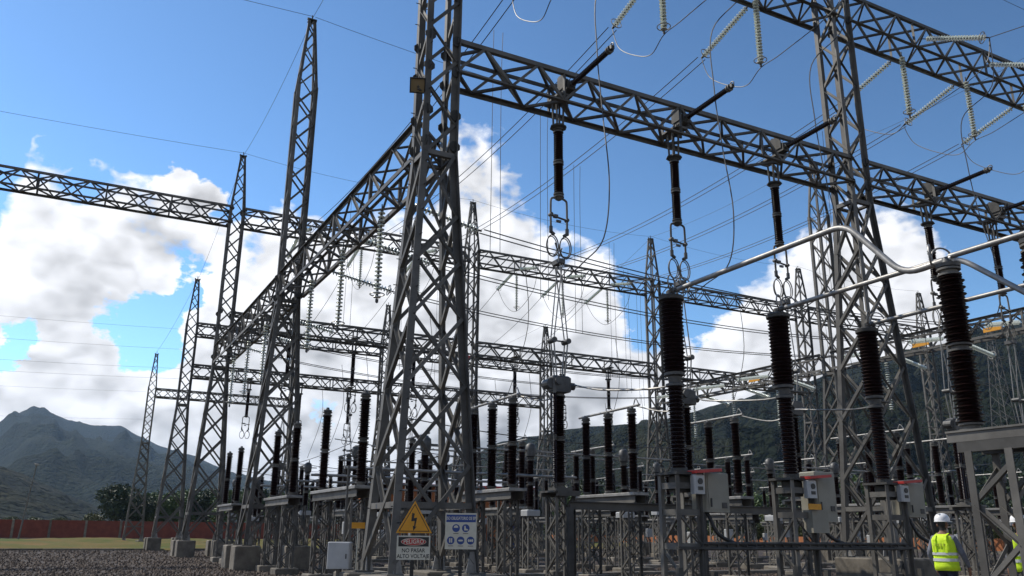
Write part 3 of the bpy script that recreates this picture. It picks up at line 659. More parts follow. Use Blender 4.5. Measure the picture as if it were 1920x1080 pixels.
# ------------------------------------------------------------------ yard equipment
def support(t, x, y, z1, w=.5, sz=.075, foot=True, near=True, z0=.1, wy=None):
    wy = wy or w
    if foot:
        k = ('foot', w)
        if k not in _cache: _cache[k] = MB().bbox((0, 0, .11), (w+.45, w+.45, .28), .03).mesh('footing', MCON)
        ob('footing', _cache[k], t, (x, y, 0))
    n = max(3, round((z1-z0)/(w*.95))); p = (z1-z0)/n
    if near:
        for sx in (-1, 1):
            for sy in (-1, 1): bar(t, 'leg', (x+sx*w/2, y+sy*wy/2, z0), (x+sx*w/2, y+sy*wy/2, z1), sz, MS, inward=(-sx, -sy, 0))
        for i in range(n):
            a, b = z0+i*p, z0+(i+1)*p; s = 1 if i % 2 else -1
            bar(t, 'brace', (x-s*w/2, y-wy/2, a), (x+s*w/2, y-wy/2, b), sz*.62); bar(t, 'brace', (x-w/2, y+s*wy/2, a), (x-w/2, y-s*wy/2, b), sz*.62)
            bar(t, 'brace', (x-s*w/2, y+wy/2, a), (x+s*w/2, y+wy/2, b), sz*.62); bar(t, 'brace', (x+w/2, y-s*wy/2, a), (x+w/2, y+s*wy/2, b), sz*.62)
    else:
        k = ('sup', w, wy, round(z1, 2), sz)
        if k not in _cache:
            b_ = MB()
            for sx in (-1, 1):
                for sy in (-1, 1): b_.bar((sx*w/2, sy*wy/2, z0), (sx*w/2, sy*wy/2, z1), sz)
            for i in range(n):
                a, b = z0+i*p, z0+(i+1)*p; s = 1 if i % 2 else -1
                for q in (-1, 1):
                    b_.bar((-s*w/2, q*wy/2, a), (s*w/2, q*wy/2, b), sz*.62); b_.bar((q*w/2, s*wy/2, a), (q*w/2, -s*wy/2, b), sz*.62)
            _cache[k] = b_.mesh('lattice_support', MS)
        ob('lattice_support', _cache[k], t, (x, y, 0))['kind'] = 'stuff'
def beamH(t, name, p0, p1, w=.2, h=.2, m=None):
    k = ('ibeam', round((Vector(p1)-Vector(p0)).length, 2), w, h, (m or MS).name)
    L = (Vector(p1)-Vector(p0)).length
    if k not in _cache:
        b = MB(); f = .018
        b.box((L/2, 0, h/2-f/2), (L, w, f)); b.box((L/2, 0, -h/2+f/2), (L, w, f)); b.box((L/2, 0, 0), (L, .014, h-2*f-.002)); _cache[k] = b.mesh(name, m or MS)
    d = Vector(p1)-Vector(p0); return ob(name, _cache[k], t, p0, Quaternion((0, 0, 1), math.atan2(d.y, d.x)))

# pantograph disconnectors under the hanging contacts
def pantograph(label, x, y, z0=2.85, near=True, grp='pantograph disconnectors'):
    t = thing('pantograph_disconnector', label, 'disconnector', (x, y, 0), group=grp)
    support(t, 0, 0, z0-.24, .55, .085, near=near)
    b = MB(); b.box((0, 0, z0-.12), (.85, .85, .05)); b.box((0, 0, z0-.06), (.5, .5, .12)); b.box((.0, -.42, z0-.17), (.7, .1, .14)); b.box((0, .36, z0-.2), (.9, .12, .1)); put('base_frame', b, MS, t)
    post(t, (0, .05, z0), 2.72, .20, .13, units=2)
    ob('drive_insulator', shed_mesh(1.2, .075, .045, 21), t, (-.26, -.16, z0+.12)); ob('drive_insulator', shed_mesh(1.2, .075, .045, 21), t, (-.26, -.16, z0+1.46))
    for za, zb_ in ((0, .13), (1.31, 1.47), (2.65, 2.8)): put('drive_shaft', MB().cyl((-.26, -.16, z0+za), (-.26, -.16, z0+zb_), .05), MS, t, smooth=True)
    zh = z0+2.72
    b = MB(); b.bbox((0, .02, zh+.24), (.62, .42, .44), .05); b.cyl((-.34, -.12, zh+.22), (-.34, .2, zh+.22), .15, n=14); b.cyl((-.14, -.26, zh+.30), (-.14, -.1, zh+.30), .13, n=14); b.cyl((.3, .02, zh+.2), (.5, .02, zh+.2), .11, n=12); b.box((0, 0, zh+.03), (.5, .4, .1)); put('gearbox', b, MCAP, t)
    zk, zt = zh+1.52, 9.55
    for s in (-1, 1):
        for q in (-.07, .07):
            bar(t, 'lower_arm', (s*.13, q, zh+.4), (s*.24, q*1.3, zk), .045, MAL, kind='rod')
            bar(t, 'upper_arm', (s*.24, q*1.3, zk), (-s*.05, q*2.1, zt), .038, MAL, kind='rod')
    b = MB()
    for s in (-1, 1): b.cyl((s*.24, -.16, zk), (s*.24, .16, zk), .085, n=12)
    b.cyl((-.24, 0, zk), (.24, 0, zk), .025, n=8); put('knee_joint', b, MCAP, t, smooth=True)
    b = MB()
    for s in (-1, 1):
        b.tube([(-.06+s*.03, s*.16, zt-.05), (s*.10, s*.17, zt+.2), (s*.22, s*.17, zt+.55)], .022, 6)
    b.box((0, 0, zt), (.22, .4, .14)); put('contact_jaw', b, MCAP, t)
    return t
def hanging(label, x, y, zb, grp):
    t = thing('hanging_contact', label, 'insulator', (x, y, zb), group=grp)         # zb: girder underside
    b = MB()
    for sx in (-1, 1):
        for sy in (-1, 1): b.cyl((sx*.13, sy*.13, .25), (sx*.11, sy*.11, -.68), .035, n=8)
    b.box((0, 0, .26), (.5, 1.0, .07)); put('hanger', b, MS, t)
    b = MB(); b.lathe([(.0, -.66), (.26, -.66), (.28, -.72), (.2, -.76), (.12, -.78)], 8); put('mounting_plate', b, MSD, t)
    post(t, (0, 0, -.76), 2.36, .155, .12, n=26, units=2, d=(0, 0, -1), fl=.17)
    z = -3.12; w = .29
    b = MB(); P = [(-.02, 0, z+.02), (-.14, 0, z-.02), (-w+.05, 0, z-.06), (-w, 0, z-.2), (-w, 0, z-1.12)]
    b.tube(smooth(P, 4), .035, 8); b.tube(smooth([(-p[0], p[1], p[2]) for p in P], 4), .035, 8); b.lathe([(.05, z+.1), (.13, z+.02), (.11, z-.06), (.04, z-.1)], 10); put('contact_frame', b, MS, t, smooth=True)
    b = MB(); b.cyl((-w-.06, 0, z-.62), (w+.06, 0, z-.72), .032, n=8); b.cyl((-w, -.07, z-.61), (-w, .07, z-.61), .06, n=10); b.cyl((w, -.07, z-.71), (w, .07, z-.71), .055, n=10); b.box((-.12, 0, z-.64), (.14, .1, .1)); b.box((-.03, -.03, z-.8), (.16, .06, .07)); put('crossbar', b, MCAP, t, smooth=True)
    for s in (-1, 1):
        b = MB(); b.cyl((s*w, 0, z-1.0), (s*w, 0, z-1.2), .06, n=10); b.cyl((s*w, 0, z-1.17), (s*(w-.12), 0, z-1.25), .055, n=10); put('end_clamp', b, MCAP, t, smooth=True)
    for s in (-1, 1):
        b = MB(); b.torus((s*.23, .0, z-1.62), .24, .020, (0, 1, 0), 22, 6, sc=(.85, 1.45)); b.torus((s*.23, .06, z-1.62), .22, .016, (0, 1, 0), 22, 6, sc=(.85, 1.45)); put('horn_ring', b, MS, t, smooth=True)
    return t
def sidepost(label, x, y, z):
    t = thing('horizontal_post_insulator', label, 'insulator', (x, y, z), group='horizontal post insulators')
    b = MB(); b.box((0, .48, 0), (.34, .06, 1.02)); b.box((0, .22, 0), (.3, .5, .3)); b.box((-.17, .3, .22), (.03, .5, .5)); put('bracket', b, MSD, t)
    post(t, (0, 0, 0), 2.25, .095, .065, n=44, units=1, d=(0, -1, .03), fl=.12)
    b = MB(); b.box((0, -2.3, .08), (.12, .14, .12)); b.torus((0, -2.32, .14), .09, .02, (1, 0, 0), 12, 5); put('clamp', b, MCAP, t)
for i, x in enumerate(PH):
    zb = HB-.5
    hanging('hanging insulator with contact frame under the front girder, %s from the floodlight tower' % PN[i], x-.18, Y1, zb, 'hanging contacts of the front girder')
    sidepost('black post insulator sticking out level from the front girder, %s from the floodlight tower' % PN[i], x, Y1-.52, HB+.12)
    pantograph('pantograph disconnector under the %s hanging insulator of the front girder' % PN[i], x-.2, Y1)
for i, x in enumerate(PH):
    hanging('small hanging insulator with contact frame under the rear girder', x, Y3, HB-.5, 'hanging contacts of the rear girder')
    pantograph('rear pantograph disconnector far behind the gantry', x, Y3, near=False, grp='rear pantograph disconnectors')
    if i < 3: hanging('remote hanging insulator with contact frame under the rearmost row', x+1, Y4, 15.05-.5, 'hanging contacts of the rearmost row')
# the girder that ties the pantograph supports together
t = thing('support_girder', 'low steel girder tying the pantograph disconnector supports together', 'girder', (PH[0]-.2, Y1-.42, 0))
for a, b in zip(PH[:2], PH[1:3]): beamH(t, 'beam', (a-PH[0]+.05, 0, 2.36), (b-PH[0]-.05, 0, 2.36), .18, .22)
for a in PH[:3]:
    bx_ = MB(); bx_.box((a-PH[0], -.06, 1.15), (.16, .16, 2.3)); put('leg', bx_, MSD, t)

def disconnector(label, x, y, z0=2.92, near=True, n=3, pitch=1.45, H=2.75, grp='three-post disconnectors', blade=True):
    t = thing('disconnector', label, 'disconnector', (x, y, 0), group=grp); L = pitch*(n-1)
    for yy in (.25, L-.25): support(t, 0, yy, z0-.33, .45, .075, near=near)
    beamH(t, 'table_beam', (-.22, -.35, z0-.2), (-.22, L+.35, z0-.2), .1, .24); beamH(t, 'table_beam', (.22, -.35, z0-.2), (.22, L+.35, z0-.2), .1, .24)
    b = MB(); b.bbox((0, L/2, z0-.03), (.62, L+.8, .09), .01); put('top_plate', b, MAL, t)
    for i in range(n):
        post(t, (0, i*pitch, z0), H, .18, .115, units=2)
        b = MB(); b.lathe([(.06, 0), (.15, .02), (.15, .07), (.07, .09), (.05, .16)], 12); put('cap', b, MCAP, t, (0, i*pitch, z0+H))
    if blade:
        b = MB(); b.tube([(0, -.45, z0+H+.15), (0, L+.45, z0+H+.12)], .045, 8); put('blade', b, MAL, t, smooth=True)
        b = MB(); b.tube(smooth([(0, -.1, z0+H+.1), (0, -.25, z0+H+.38), (0, -.42, z0+H+.18)], 4), .02, 5); put('arcing_horn', b, MAL, t, smooth=True)
    return t
for i, x in enumerate((12.3, 16.9, 21.5)):
    disconnector('three-post disconnector just behind the %s pantograph disconnector' % PN[i], x, 23.45)
for i, x in enumerate((30.2, 34.6, 39.0)): disconnector('three-post disconnector behind the wide-block tower, %s of its set' % PN[i], x, 23.45)
# equipment under the pale busbar girder
for i, (y, n) in enumerate(((25.0, 2), (45.5, 2), (33.6, 1))):
    t = disconnector('brown post pair on steel table under the pale girder, %s' % ('beside the floodlight tower', 'past the tall spired tower', 'before the tall spired tower')[i], 7.95, y, 2.92, True, 2, 4.3 if i == 0 else 3.4, 2.75, 'posts under the busbar girder', False)
for i, y in enumerate((29.0, 33.5, 38.0, 43.0)):
    t = thing('low_tube_bus', 'low aluminium tube bus running level behind the floodlight tower', 'tube', (8.6, y, 0), group='low tube busbars')
    b = MB(); b.tube([(0, 0, 3.75), (9.5, 0, 3.75)], .05, 8); put('tube', b, MAL, t, smooth=True)
    for xx in (.8, 8.6): support(t, xx, 0, 2.7, .35, .06, near=False); post(t, (xx, 0, 2.7), 1.02, .1, .06, units=1)

# current / voltage transformers and posts in the rows behind
def pillar(label, x, y, z0, H, r, grp, head=True, near=False):
    t = thing('instrument_transformer', label, 'transformer', (x, y, 0), group=grp); support(t, 0, 0, z0-.2, .45, .07, near=near)
    b = MB(); b.bbox((0, 0, z0-.1), (.6, .6, .24), .03); put('base_tank', b, MCABG, t)
    post(t, (0, 0, z0), H, r, r*.62, units=2)
    if head:
        b = MB(); b.lathe([(.1, 0), (.2, .05), (.22, .3), (.2, .5), (.08, .6)], 14); put('head', b, MCAP, t, (0, 0, z0+H), True)
        b = MB(); b.tube([(-.5, 0, z0+H+.3), (.5, 0, z0+H+.3)], .03, 6); put('terminal', b, MAL, t, smooth=True)
    return t
rp = random.Random(11)
for r_, (y, kind) in enumerate(((30.6, 'p'), (33.2, 'd'), (39.5, 'p'), (42.5, 'd'), (48.5, 'p'), (52.5, 'd'), (62.5, 'p'), (66, 'd'), (71.5, 'p'))):
    for i, x in enumerate(PH+[48.5, 53.0, 57.5]):
        if y > 60 and i > 6: continue
        xx = x+(.6 if r_ % 2 else -.4)
        if kind == 'p': pillar('brown instrument transformer pillar, %s of rear row %s' % ((PN+('seventh', 'eighth', 'ninth'))[i], ('one', 'two', 'three', 'four', 'five', 'six', 'seven', 'eight', 'nine')[r_]), xx, y, 2.5+.2*(r_ % 3), 2.1+.3*(r_ % 2), .18, 'instrument transformers in the rear rows', head=(r_ % 2 == 0))
        else: disconnector('three-post disconnector, %s of rear row %s' % ((PN+('seventh', 'eighth', 'ninth'))[i], ('one', 'two', 'three', 'four', 'five', 'six', 'seven', 'eight', 'nine')[r_]), xx, y, 2.7, False, grp='rear disconnectors')
for i, y in enumerate((28.6, 37.2, 50.2, 60.8)):
    for k, x in enumerate((10.5, 28.6)):
        wire('low strung conductor linking rear equipment', sagline((x, y, 5.6), (x+16.5, y+.6, 5.5), .45, 12), .02, group='low strung conductors')
for y, z in ((31, 4.9), (36.5, 5.3), (41, 5.0), (46, 4.6)):
    for i in range(2):
        wire('pale tubular link between rear equipment', [(12+i*18.2, y, z), (12+i*18.2+13, y+.2, z)], .04, 'tube_link', 'pale tubular links', 'tube', MAL, 7)
rk = random.Random(5)
for i in range(16):
    x = 11+rk.random()*40; y = 26+rk.random()*30; h = 1.1+rk.random()*.4
    t = thing('terminal_box', 'small pale terminal box on a post among the rear supports', 'box', (x, y, 0), group='terminal boxes'); b = MB(); b.bbox((0, 0, h+.3), (.42, .25, .55), .02); put('box', b, MCABG, t)
    b = MB(); b.cyl((0, 0, 0), (0, 0, h+.1), .05, n=8); put('post', b, MS, t)

# circuit breakers
BRK = [12.85, 16.45, 19.9]
def breaker(i, x, y):
    t = thing('circuit_breaker', 'brown circuit breaker column with side cabinet, %s' % ('the one beside the low steel girder', 'the middle one of three', 'the one before the wide concrete block')[i], 'circuit breaker', (x, y, 0), group='circuit breakers'); z0 = 3.0
    w = .62
    b = MB().bbox((0, 0, .1), (1.2, 1.2, .26), .03); put('footing', b, MCON, t)
    for sx in (-1, 1):
        for sy in (-1, 1): bar(t, 'leg', (sx*w/2, sy*w/2, .12), (sx*w/2, sy*w/2, z0-.05), .11, MS, inward=(-sx, -sy, 0))
    for zz in (.6, 1.35, 2.1, 2.7):
        for s in (-1, 1):
            b = MB(); b.box((0, s*w/2, zz), (w, .02, .14)); put('batten', b, MS, t); b = MB(); b.box((s*w/2, 0, zz), (.02, w, .14)); put('batten', b, MS, t)
    bar(t, 'brace', (-w/2, -w/2, .7), (w/2, -w/2, 1.3), .055); bar(t, 'brace', (w/2, -w/2, 1.4), (-w/2, -w/2, 2.05), .055); bar(t, 'brace', (-w/2, -w/2, .7), (-w/2, w/2, 1.3), .055); bar(t, 'brace', (-w/2, w/2, 1.4), (-w/2, -w/2, 2.05), .055)
    b = MB(); b.box((0, 0, z0-.02), (.8, .8, .06)); b.bbox((0, 0, z0-.24), (.4, .4, .4), .04); b.cyl((0, 0, z0), (0, 0, z0+.12), .2, n=14); put('mechanism_base', b, MSD, t)
    ob('support_insulator', shed_mesh(1.95, .205, .15, 40, 18), t, (0, 0, z0+.1))
    b = MB(); b.lathe([(.14, z0+2.05), (.23, z0+2.06), (.23, z0+2.12), (.15, z0+2.15), (.17, z0+2.3), (.25, z0+2.33), (.25, z0+2.4), (.16, z0+2.41)], 16); b.box((.3, -.05, z0+2.26), (.42, .14, .03)); put('middle_flange', b, MCAP, t, smooth=True)
    ob('interrupter_insulator', shed_mesh(1.82, .285, .235, 38, 20), t, (0, 0, z0+2.4))
    b = MB(); b.lathe([(.22, z0+4.22), (.31, z0+4.23), (.32, z0+4.32), (.24, z0+4.36), (.1, z0+4.4), (.09, z0+4.5)], 18); b.box((0, -.1, z0+4.46), (.14, .4, .06)); put('top_cap', b, MSD, t, smooth=True)
    # cabinet on the far side, meter case, red lid
    cb = MB(); cb.bbox((.95, .05, z0-.42), (.72, .55, .92 if i != 1 else 1.25), .025); c = put('control_cabinet', cb, MCAB, t)
    b = MB(); b.box((.95, -.232, z0-.42), (.6, .012, .8)); put('door', b, MCAB, c); b = MB(); b.box((1.12, -.245, z0-.72), (.14, .02, .13)); put('vent', b, MDARK, c); b = MB(); b.box((.72, -.25, z0-.66), (.03, .03, .2)); put('handle', b, MDARK, c)
    b = MB(); b.bbox((.2, -.40, z0-.26), (.32, .2, .46), .04); mt_ = put('gauge_case', b, MCABG, t); b = MB(); b.cyl((.2, -.5, z0-.2), (.2, -.52, z0-.2), .07, n=14); b.box((.2, -.505, z0-.36), (.14, .012, .08)); put('gauge', b, MSD, mt_)
    b = MB(); b.box((.42, -.42, z0+.04), (.75, .34, .07), Matrix.Rotation(R(-5), 3, 'Y')); put('red_lid', b, MRED, t); b = MB(); b.box((.42, -.42, z0+.082), (.75, .34, .015), Matrix.Rotation(R(-5), 3, 'Y')); put('lid_top', b, MAL, t)
    b = MB(); b.tube(smooth([(.75, 0, z0-.85), (.76, -.1, 2.0), (.9, -.25, 1.6), (1.5, -.38, 1.36), (2.0, -.4, 1.34)], 6), .045, 8); put('conduit', b, MRUB, t, smooth=True)
    put('bracket', MB().box((0, -.39, 1.32), (.9, .12, .06)), MSD, t); put('stub_post', MB().box((-.4, -.35, .45), (.12, .12, .9)), MSD, t); put('stub_post', MB().box((.6, -.35, .4), (.12, .12, .8)), MSD, t)
    if i == 1:
        b = MB(); b.box((.15, -.55, 2.3), (.42, .03, .14)); put('yellow_plate', b, MYEL, t)
        b = MB(); b.box((.42, -.3, 1.95), (.55, .3, .55)); put('lower_cabinet', b, MCAB, t)
    return t
for i, x in enumerate(BRK): breaker(i, x, 16.0)
b = MB()
for z in (1.30, 1.42): b.cyl((0, 0, z), (6.9, 0, z), .035, n=8)
for k in range(24): b.box((.15+k*.29, 0, 1.36), (.03, .05, .14))
b.box((3.45, .04, 1.36), (6.9, .04, .1))
tr = thing('cable_tray', 'dark cable tray running level between the circuit breakers', 'cable tray', (13.1, 15.58, 0)); put('tray', b, MSD, tr)['kind'] = 'stuff'
for xx in (.05, 3.4, 6.8):
    b = MB(); b.box((xx, .09, .68), (.09, .09, 1.36)); put('post', b, MSD, tr)
# tube busbars from breaker tops toward the near disconnector
zt = 7.46
def tubebus(label, pts, r=.06): return tag(put('tube_busbar', MB().tube([Vector(p)-Vector(pts[0]) for p in pts], r, 12), MAL, None, pts[0], True), label, 'tube', 'tube busbars')
def bend(p0, p1, p2, rr=.35, k=6):
    p0, p1, p2 = Vector(p0), Vector(p1), Vector(p2); a = p1+(p0-p1).normalized()*rr; c = p1+(p2-p1).normalized()*rr
    return [a*(1-t)**2+p1*2*t*(1-t)+c*t*t for t in [i/k for i in range(k+1)]]
x0 = BRK[0]
tubebus('bright bent aluminium tube from the breaker beside the low girder dipping to the near post', [(x0, 15.9, zt)]+bend((x0, 15.9, zt), (x0, 10.55, zt), (x0, 9.4, 6.12))+bend((x0, 10.55, zt), (x0, 9.4, 6.12), (x0, 8.55, 6.16))+[(x0, 8.45, 6.16)])
x1 = BRK[1]
tubebus('aluminium tube from the middle breaker bending down past the near post', [(x1, 15.9, zt)]+bend((x1, 15.9, zt), (x1, 10.75, zt), (x1, 9.0, 5.95), .45)+bend((x1, 10.75, zt), (x1, 9.0, 5.95), (x1, 8.5, 5.95), .2)+[(x1, 8.4, 5.95)])
tubebus('straight aluminium tube from the breaker before the wide concrete block', [(BRK[2], 15.9, zt), (BRK[2], 8.5, zt)])
tubebus('aluminium blade tube leading on from the near post', [(x0, 8.5, 6.2), (x0, 5.4, 6.2)], .05)
for i in (0, 1, 2):
    for s in (-1, 1):
        b = MB(); b.torus((0, 0, 0), .2, .02, (s*.5, 1, 0), 20, 6); tag(put('corona_ring', b, MAL, None, (BRK[i]+s*.17, 15.75, zt+.14), True), 'pair of corona rings on top of a circuit breaker', 'ring', 'corona rings on the breakers')
for s in (-1, 1):
    b = MB(); b.torus((0, 0, 0), .17, .018, (s*.6, 1, 0), 20, 6); tag(put('corona_ring', b, MAL, None, (x0+s*.15, 8.75, 6.28), True), 'pair of corona rings on the near post insulator', 'ring', 'corona rings on the near post')
# leads from breaker middles
for i, x in enumerate(BRK):
    wire('slack pale lead from the breaker waist back to the pantograph head', smooth([(x+.45, 15.95, 5.27), (x-.1, 16.6, 5.1), (x-.4, 18.5, 5.3), (PH[i]+.25, Y1-.1, 5.8)], 7), .026, group='breaker leads', m=MAL)
    wire('slack pale lead from pantograph head to the disconnector behind', smooth([(PH[i]+.2, Y1+.1, 5.8), (PH[i], 22.0, 5.5), (PH[i]-.3, 23.4, 5.85)], 7), .022, group='rear leads', m=MAL)
# the disconnector nearest the camera, on a steel table
t = thing('near_disconnector', 'ribbed brown post insulators on a high steel table at the yard edge', 'disconnector', (x0, 8.55, 0)); z0 = 3.24
for k in range(3):
    post(t, (0, -k*1.45, z0), 2.75, .225, .145, n=20, units=2, fl=.19)
    b = MB(); b.lathe([(.1, 0), (.19, .02), (.2, .08), (.1, .11), (.08, .2)], 14); put('cap', b, MCAP, t, (0, -k*1.45, z0+2.75), True)
b = MB(); b.box((0, -1.75, z0-.015), (.66, 4.0, .03)); put('top_plate', b, MS, t)
for s in (-1, 1):
    b = MB(); b.box((s*.29, -1.75, z0-.105), (.03, 4.0, .15)); put('channel', b, MS, t); b = MB(); b.box((s*.3, -1.8, z0-.27), (.12, 3.7, .16)); put('table_beam', b, MSD, t)
for yy in (-.1, -.75, -2.4, -3.1):
    for s in (-1, 1): bar(t, 'leg', (s*.34, yy, .05), (s*.34, yy, z0-.34), .12, MS)
for (ya, yb) in ((-.1, -.75), (-2.4, -3.1)):
    for s in (-1, 1):
        zz = [.3, .9, 1.5, 2.1, 2.65]
        for k in range(4):
            a, c = (ya, yb) if k % 2 else (yb, ya); bar(t, 'brace', (s*.34, a, zz[k]), (s*.34, c, zz[k+1]), .07)
    zz = [.3, .9, 1.5, 2.1, 2.65]
    for k in range(4):
        s = 1 if k % 2 else -1; bar(t, 'brace', (-s*.34, ya, zz[k]), (s*.34, ya, zz[k+1]), .07); bar(t, 'brace', (-s*.34, yb, zz[k]), (s*.34, yb, zz[k+1]), .07)
b = MB().bbox((0, -.2, .08), (1.1, 1.2, .22), .03); put('footing', b, MCON, t); b = MB().bbox((0, -2.55, .08), (1.1, 1.2, .22), .03); put('footing', b, MCON, t)
HAZE = 7.5e-5

# ------------------------------------------------------------------ signs, boxes, floodlight
def text_mesh(body, size, m, xs=1.0):
    c = bpy.data.curves.new('lettering', 'FONT'); c.body = body; c.size = size; c.align_x = 'CENTER'; c.align_y = 'CENTER'; c.offset = size*.018
    o = bpy.data.objects.new('tmp', c); COL.objects.link(o); bpy.context.view_layer.update()
    me = bpy.data.meshes.new_from_object(o.evaluated_get(bpy.context.evaluated_depsgraph_get())); bpy.data.objects.remove(o); bpy.data.curves.remove(c)
    for v in me.vertices: v.co = Vector((v.co.x*xs, 0, v.co.y))
    me.materials.clear(); me.materials.append(m); me.name = 'lettering'; return me
def plate(b, poly, y0, y1):
    n = len(poly); b.add([(x, y0, z) for x, z in poly]+[(x, y1, z) for x, z in poly], [tuple(range(n)), tuple(range(2*n-1, n-1, -1))]+[(i, n+i, n+(i+1) % n, (i+1) % n) for i in range(n)]); return b
def rect(w, h, cz=0, cx=0): return [(cx-w/2, cz-h/2), (cx+w/2, cz-h/2), (cx+w/2, cz+h/2), (cx-w/2, cz+h/2)]
def ell(a, b_, n=32, cx=0, cz=0): return [(cx+a*math.cos(2*math.pi*i/n), cz+b_*math.sin(2*math.pi*i/n)) for i in range(n)]
p = at(775, 1030, D=12.0); face = math.atan2(-p.y, -p.x)+math.pi/2
s1 = thing('warning_sign', 'orange electric-shock triangle over a PELIGRO NO PASAR ALTO VOLTAJE board on a black post', 'sign', (p.x, p.y, 0), face+R(4))
b = MB(); b.box((-.01, .04, .98), (.05, .05, 1.96)); put('post', b, MBLK, s1)
bd = put('board', plate(MB(), rect(.455, .315, 1.40), -.004, .004), MWHT, s1)
put('black_panel', plate(MB(), rect(.415, .125, 1.478), -.006, -.0042), MBLK, bd)
put('red_oval', plate(MB(), ell(.172, .050, 32, 0, 1.478), -.0075, -.0062), MWHT, bd); put('red_oval', plate(MB(), ell(.166, .044, 32, 0, 1.478), -.0088, -.0076), MRED, bd)
for tx, sz, z, m_, yy, xs in (('PELIGRO', .078, 1.478, MWHT, -.0095, .92), ('NO PASAR', .072, 1.362, MBLK, -.0052, .92), ('ALTO VOLTAJE', .072, 1.288, MBLK, -.0052, .9)):
    ob('lettering', text_mesh(tx, sz, m_, xs), bd, (0, yy, z))
h = .43; tri = lambda s, c: [(-.247*s, c-h/3*s), (.247*s, c-h/3*s), (0, c+h*2/3*s)]
zc = 1.735
tp = put('triangle', plate(MB(), tri(1, zc), -.004, .004), MYEL, s1)
put('triangle_border', plate(MB(), tri(.86, zc), -.0062, -.0042), MBLK, tp); put('triangle_field', plate(MB(), tri(.79, zc), -.0078, -.0064), MYEL, tp)
put('bolt_symbol', plate(MB(), [(-.035, zc+.125), (.0, zc+.115), (-.008, zc+.055), (.035, zc+.062), (.012, zc-.06), (.032, zc-.055), (-.012, zc-.115), (-.022, zc-.045), (-.004, zc-.052), (.002, zc+.015), (-.045, zc+.012)], -.0092, -.008), MBLK, tp)
p = at(864, 1000, D=12.5); face = math.atan2(-p.y, -p.x)+math.pi/2
s2 = thing('protective_gear_sign', 'white board headed USO OBLIGATORIO DE EPP with five blue protective-gear circles', 'sign', (p.x, p.y, 0), face-R(3))
b = MB(); b.box((0, .04, .9), (.05, .05, 1.8)); put('post', b, MBLK, s2)
bd = put('board', plate(MB(), rect(.45, .50, 1.625), -.004, .004), MWHT, s2)
put('blue_header', plate(MB(), rect(.425, .105, 1.80), -.006, -.0042), MBLU, bd); ob('lettering', text_mesh('USO OBLIGATORIO DE EPP', .060, MWHT, .62), bd, (0, -.0068, 1.80))
cir = [(-.07, 1.665), (.07, 1.665), (-.142, 1.495), (0, 1.495), (.142, 1.495)]
for k, (x, z) in enumerate(cir):
    d = put('blue_disc', plate(MB(), ell(.055, .055, 28, x, z), -.006, -.0042), MBLU, bd)
    m_ = MB()
    if k == 0: plate(m_, [(x-.032, z+.005), (x+.032, z+.005), (x+.026, z+.03), (x, z+.04), (x-.026, z+.03)], -.0076, -.0062)
    elif k == 1: plate(m_, [(x-.022, z+.032), (x-.002, z+.032), (x+.002, z-.004), (x+.034, z-.018), (x+.034, z-.03), (x-.022, z-.03)], -.0076, -.0062)
    elif k == 2: plate(m_, rect(.018, .06, z, x-.013), -.0076, -.0062); plate(m_, rect(.018, .06, z, x+.013), -.0076, -.0062)
    elif k == 3: plate(m_, ell(.036, .013, 16, x, z), -.0076, -.0062)
    else:
        for s in (-1, 1): plate(m_, ell(.011, .02, 12, x+s*.028, z), -.0076, -.0062)
        plate(m_, rect(.03, .03, z+.0, x), -.0076, -.0062)
    put('gear_symbol', m_, MWHT, d)
    put('caption_line', plate(MB(), rect(.075, .008, z-.075, x), -.006, -.0042), MSD, bd)
p = at(637, 1040, D=23)
t = thing('junction_cabinet', 'pale grey junction cabinet on a pedestal beside the floodlight tower', 'cabinet', (p.x, p.y, 0), math.atan2(-p.y, -p.x)+math.pi/2-R(12)); b = MB(); b.bbox((0, 0, 1.02), (.58, .34, .66), .02); c = put('case', b, MCABG, t)
b = MB(); b.box((0, -.175, 1.02), (.52, .012, .6)); put('door', b, MCABG, c); b = MB(); b.box((.2, -.19, 1.0), (.025, .02, .12)); put('handle', b, MDARK, c); b = MB(); b.cyl((0, 0, -.02), (0, 0, .7), .07, n=10); b.cyl((.08, .05, 1.34), (.08, .05, 3.3), .03, n=8); put('pedestal', b, MS, t)
p = at(672, 985, D=24); t = thing('yellow_marker', 'small yellow marker plate on a thin post behind the junction cabinet', 'sign', (p.x, p.y, 0), math.atan2(-p.y, -p.x)+math.pi/2); b = MB(); b.box((0, 0, 1.77), (.36, .02, .16)); put('plate', b, MYEL, t); b = MB(); b.cyl((0, .03, 0), (0, .03, 1.85), .025, n=6); put('post', b, MWHT, t)
p = at(783, 160, D=21.6)
t = thing('floodlight', 'square black floodlight fixed to the leg of the floodlight tower', 'floodlight', p, 0)
fd = (Vector((p.x, p.y, p.z))-Vector((2.0, 6.0, 0))); q = zq(-fd)
b = MB(); s = .21; b.add([(-s, -s, 0), (s, -s, 0), (s, s, 0), (-s, s, 0), (-s*.55, -s*.55, -.22), (s*.55, -s*.55, -.22), (s*.55, s*.55, -.22), (-s*.55, s*.55, -.22)], [(4, 5, 6, 7)[::-1], (0, 1, 5, 4), (1, 2, 6, 5), (2, 3, 7, 6), (3, 0, 4, 7)]); 
for a, c in (((0, -s), (2*s+.03, .03)), ((0, s), (2*s+.03, .03)), ((-s, 0), (.03, 2*s+.03)), ((s, 0), (.03, 2*s+.03))): b.box((a[0], a[1], .0), (c[0], c[1], .04))
put('housing', b, MBLK, t, quat=q); b = MB(); b.box((0, 0, -.012), (2*s-.02, 2*s-.02, .01)); put('glass', b, MLEN, t, quat=q)
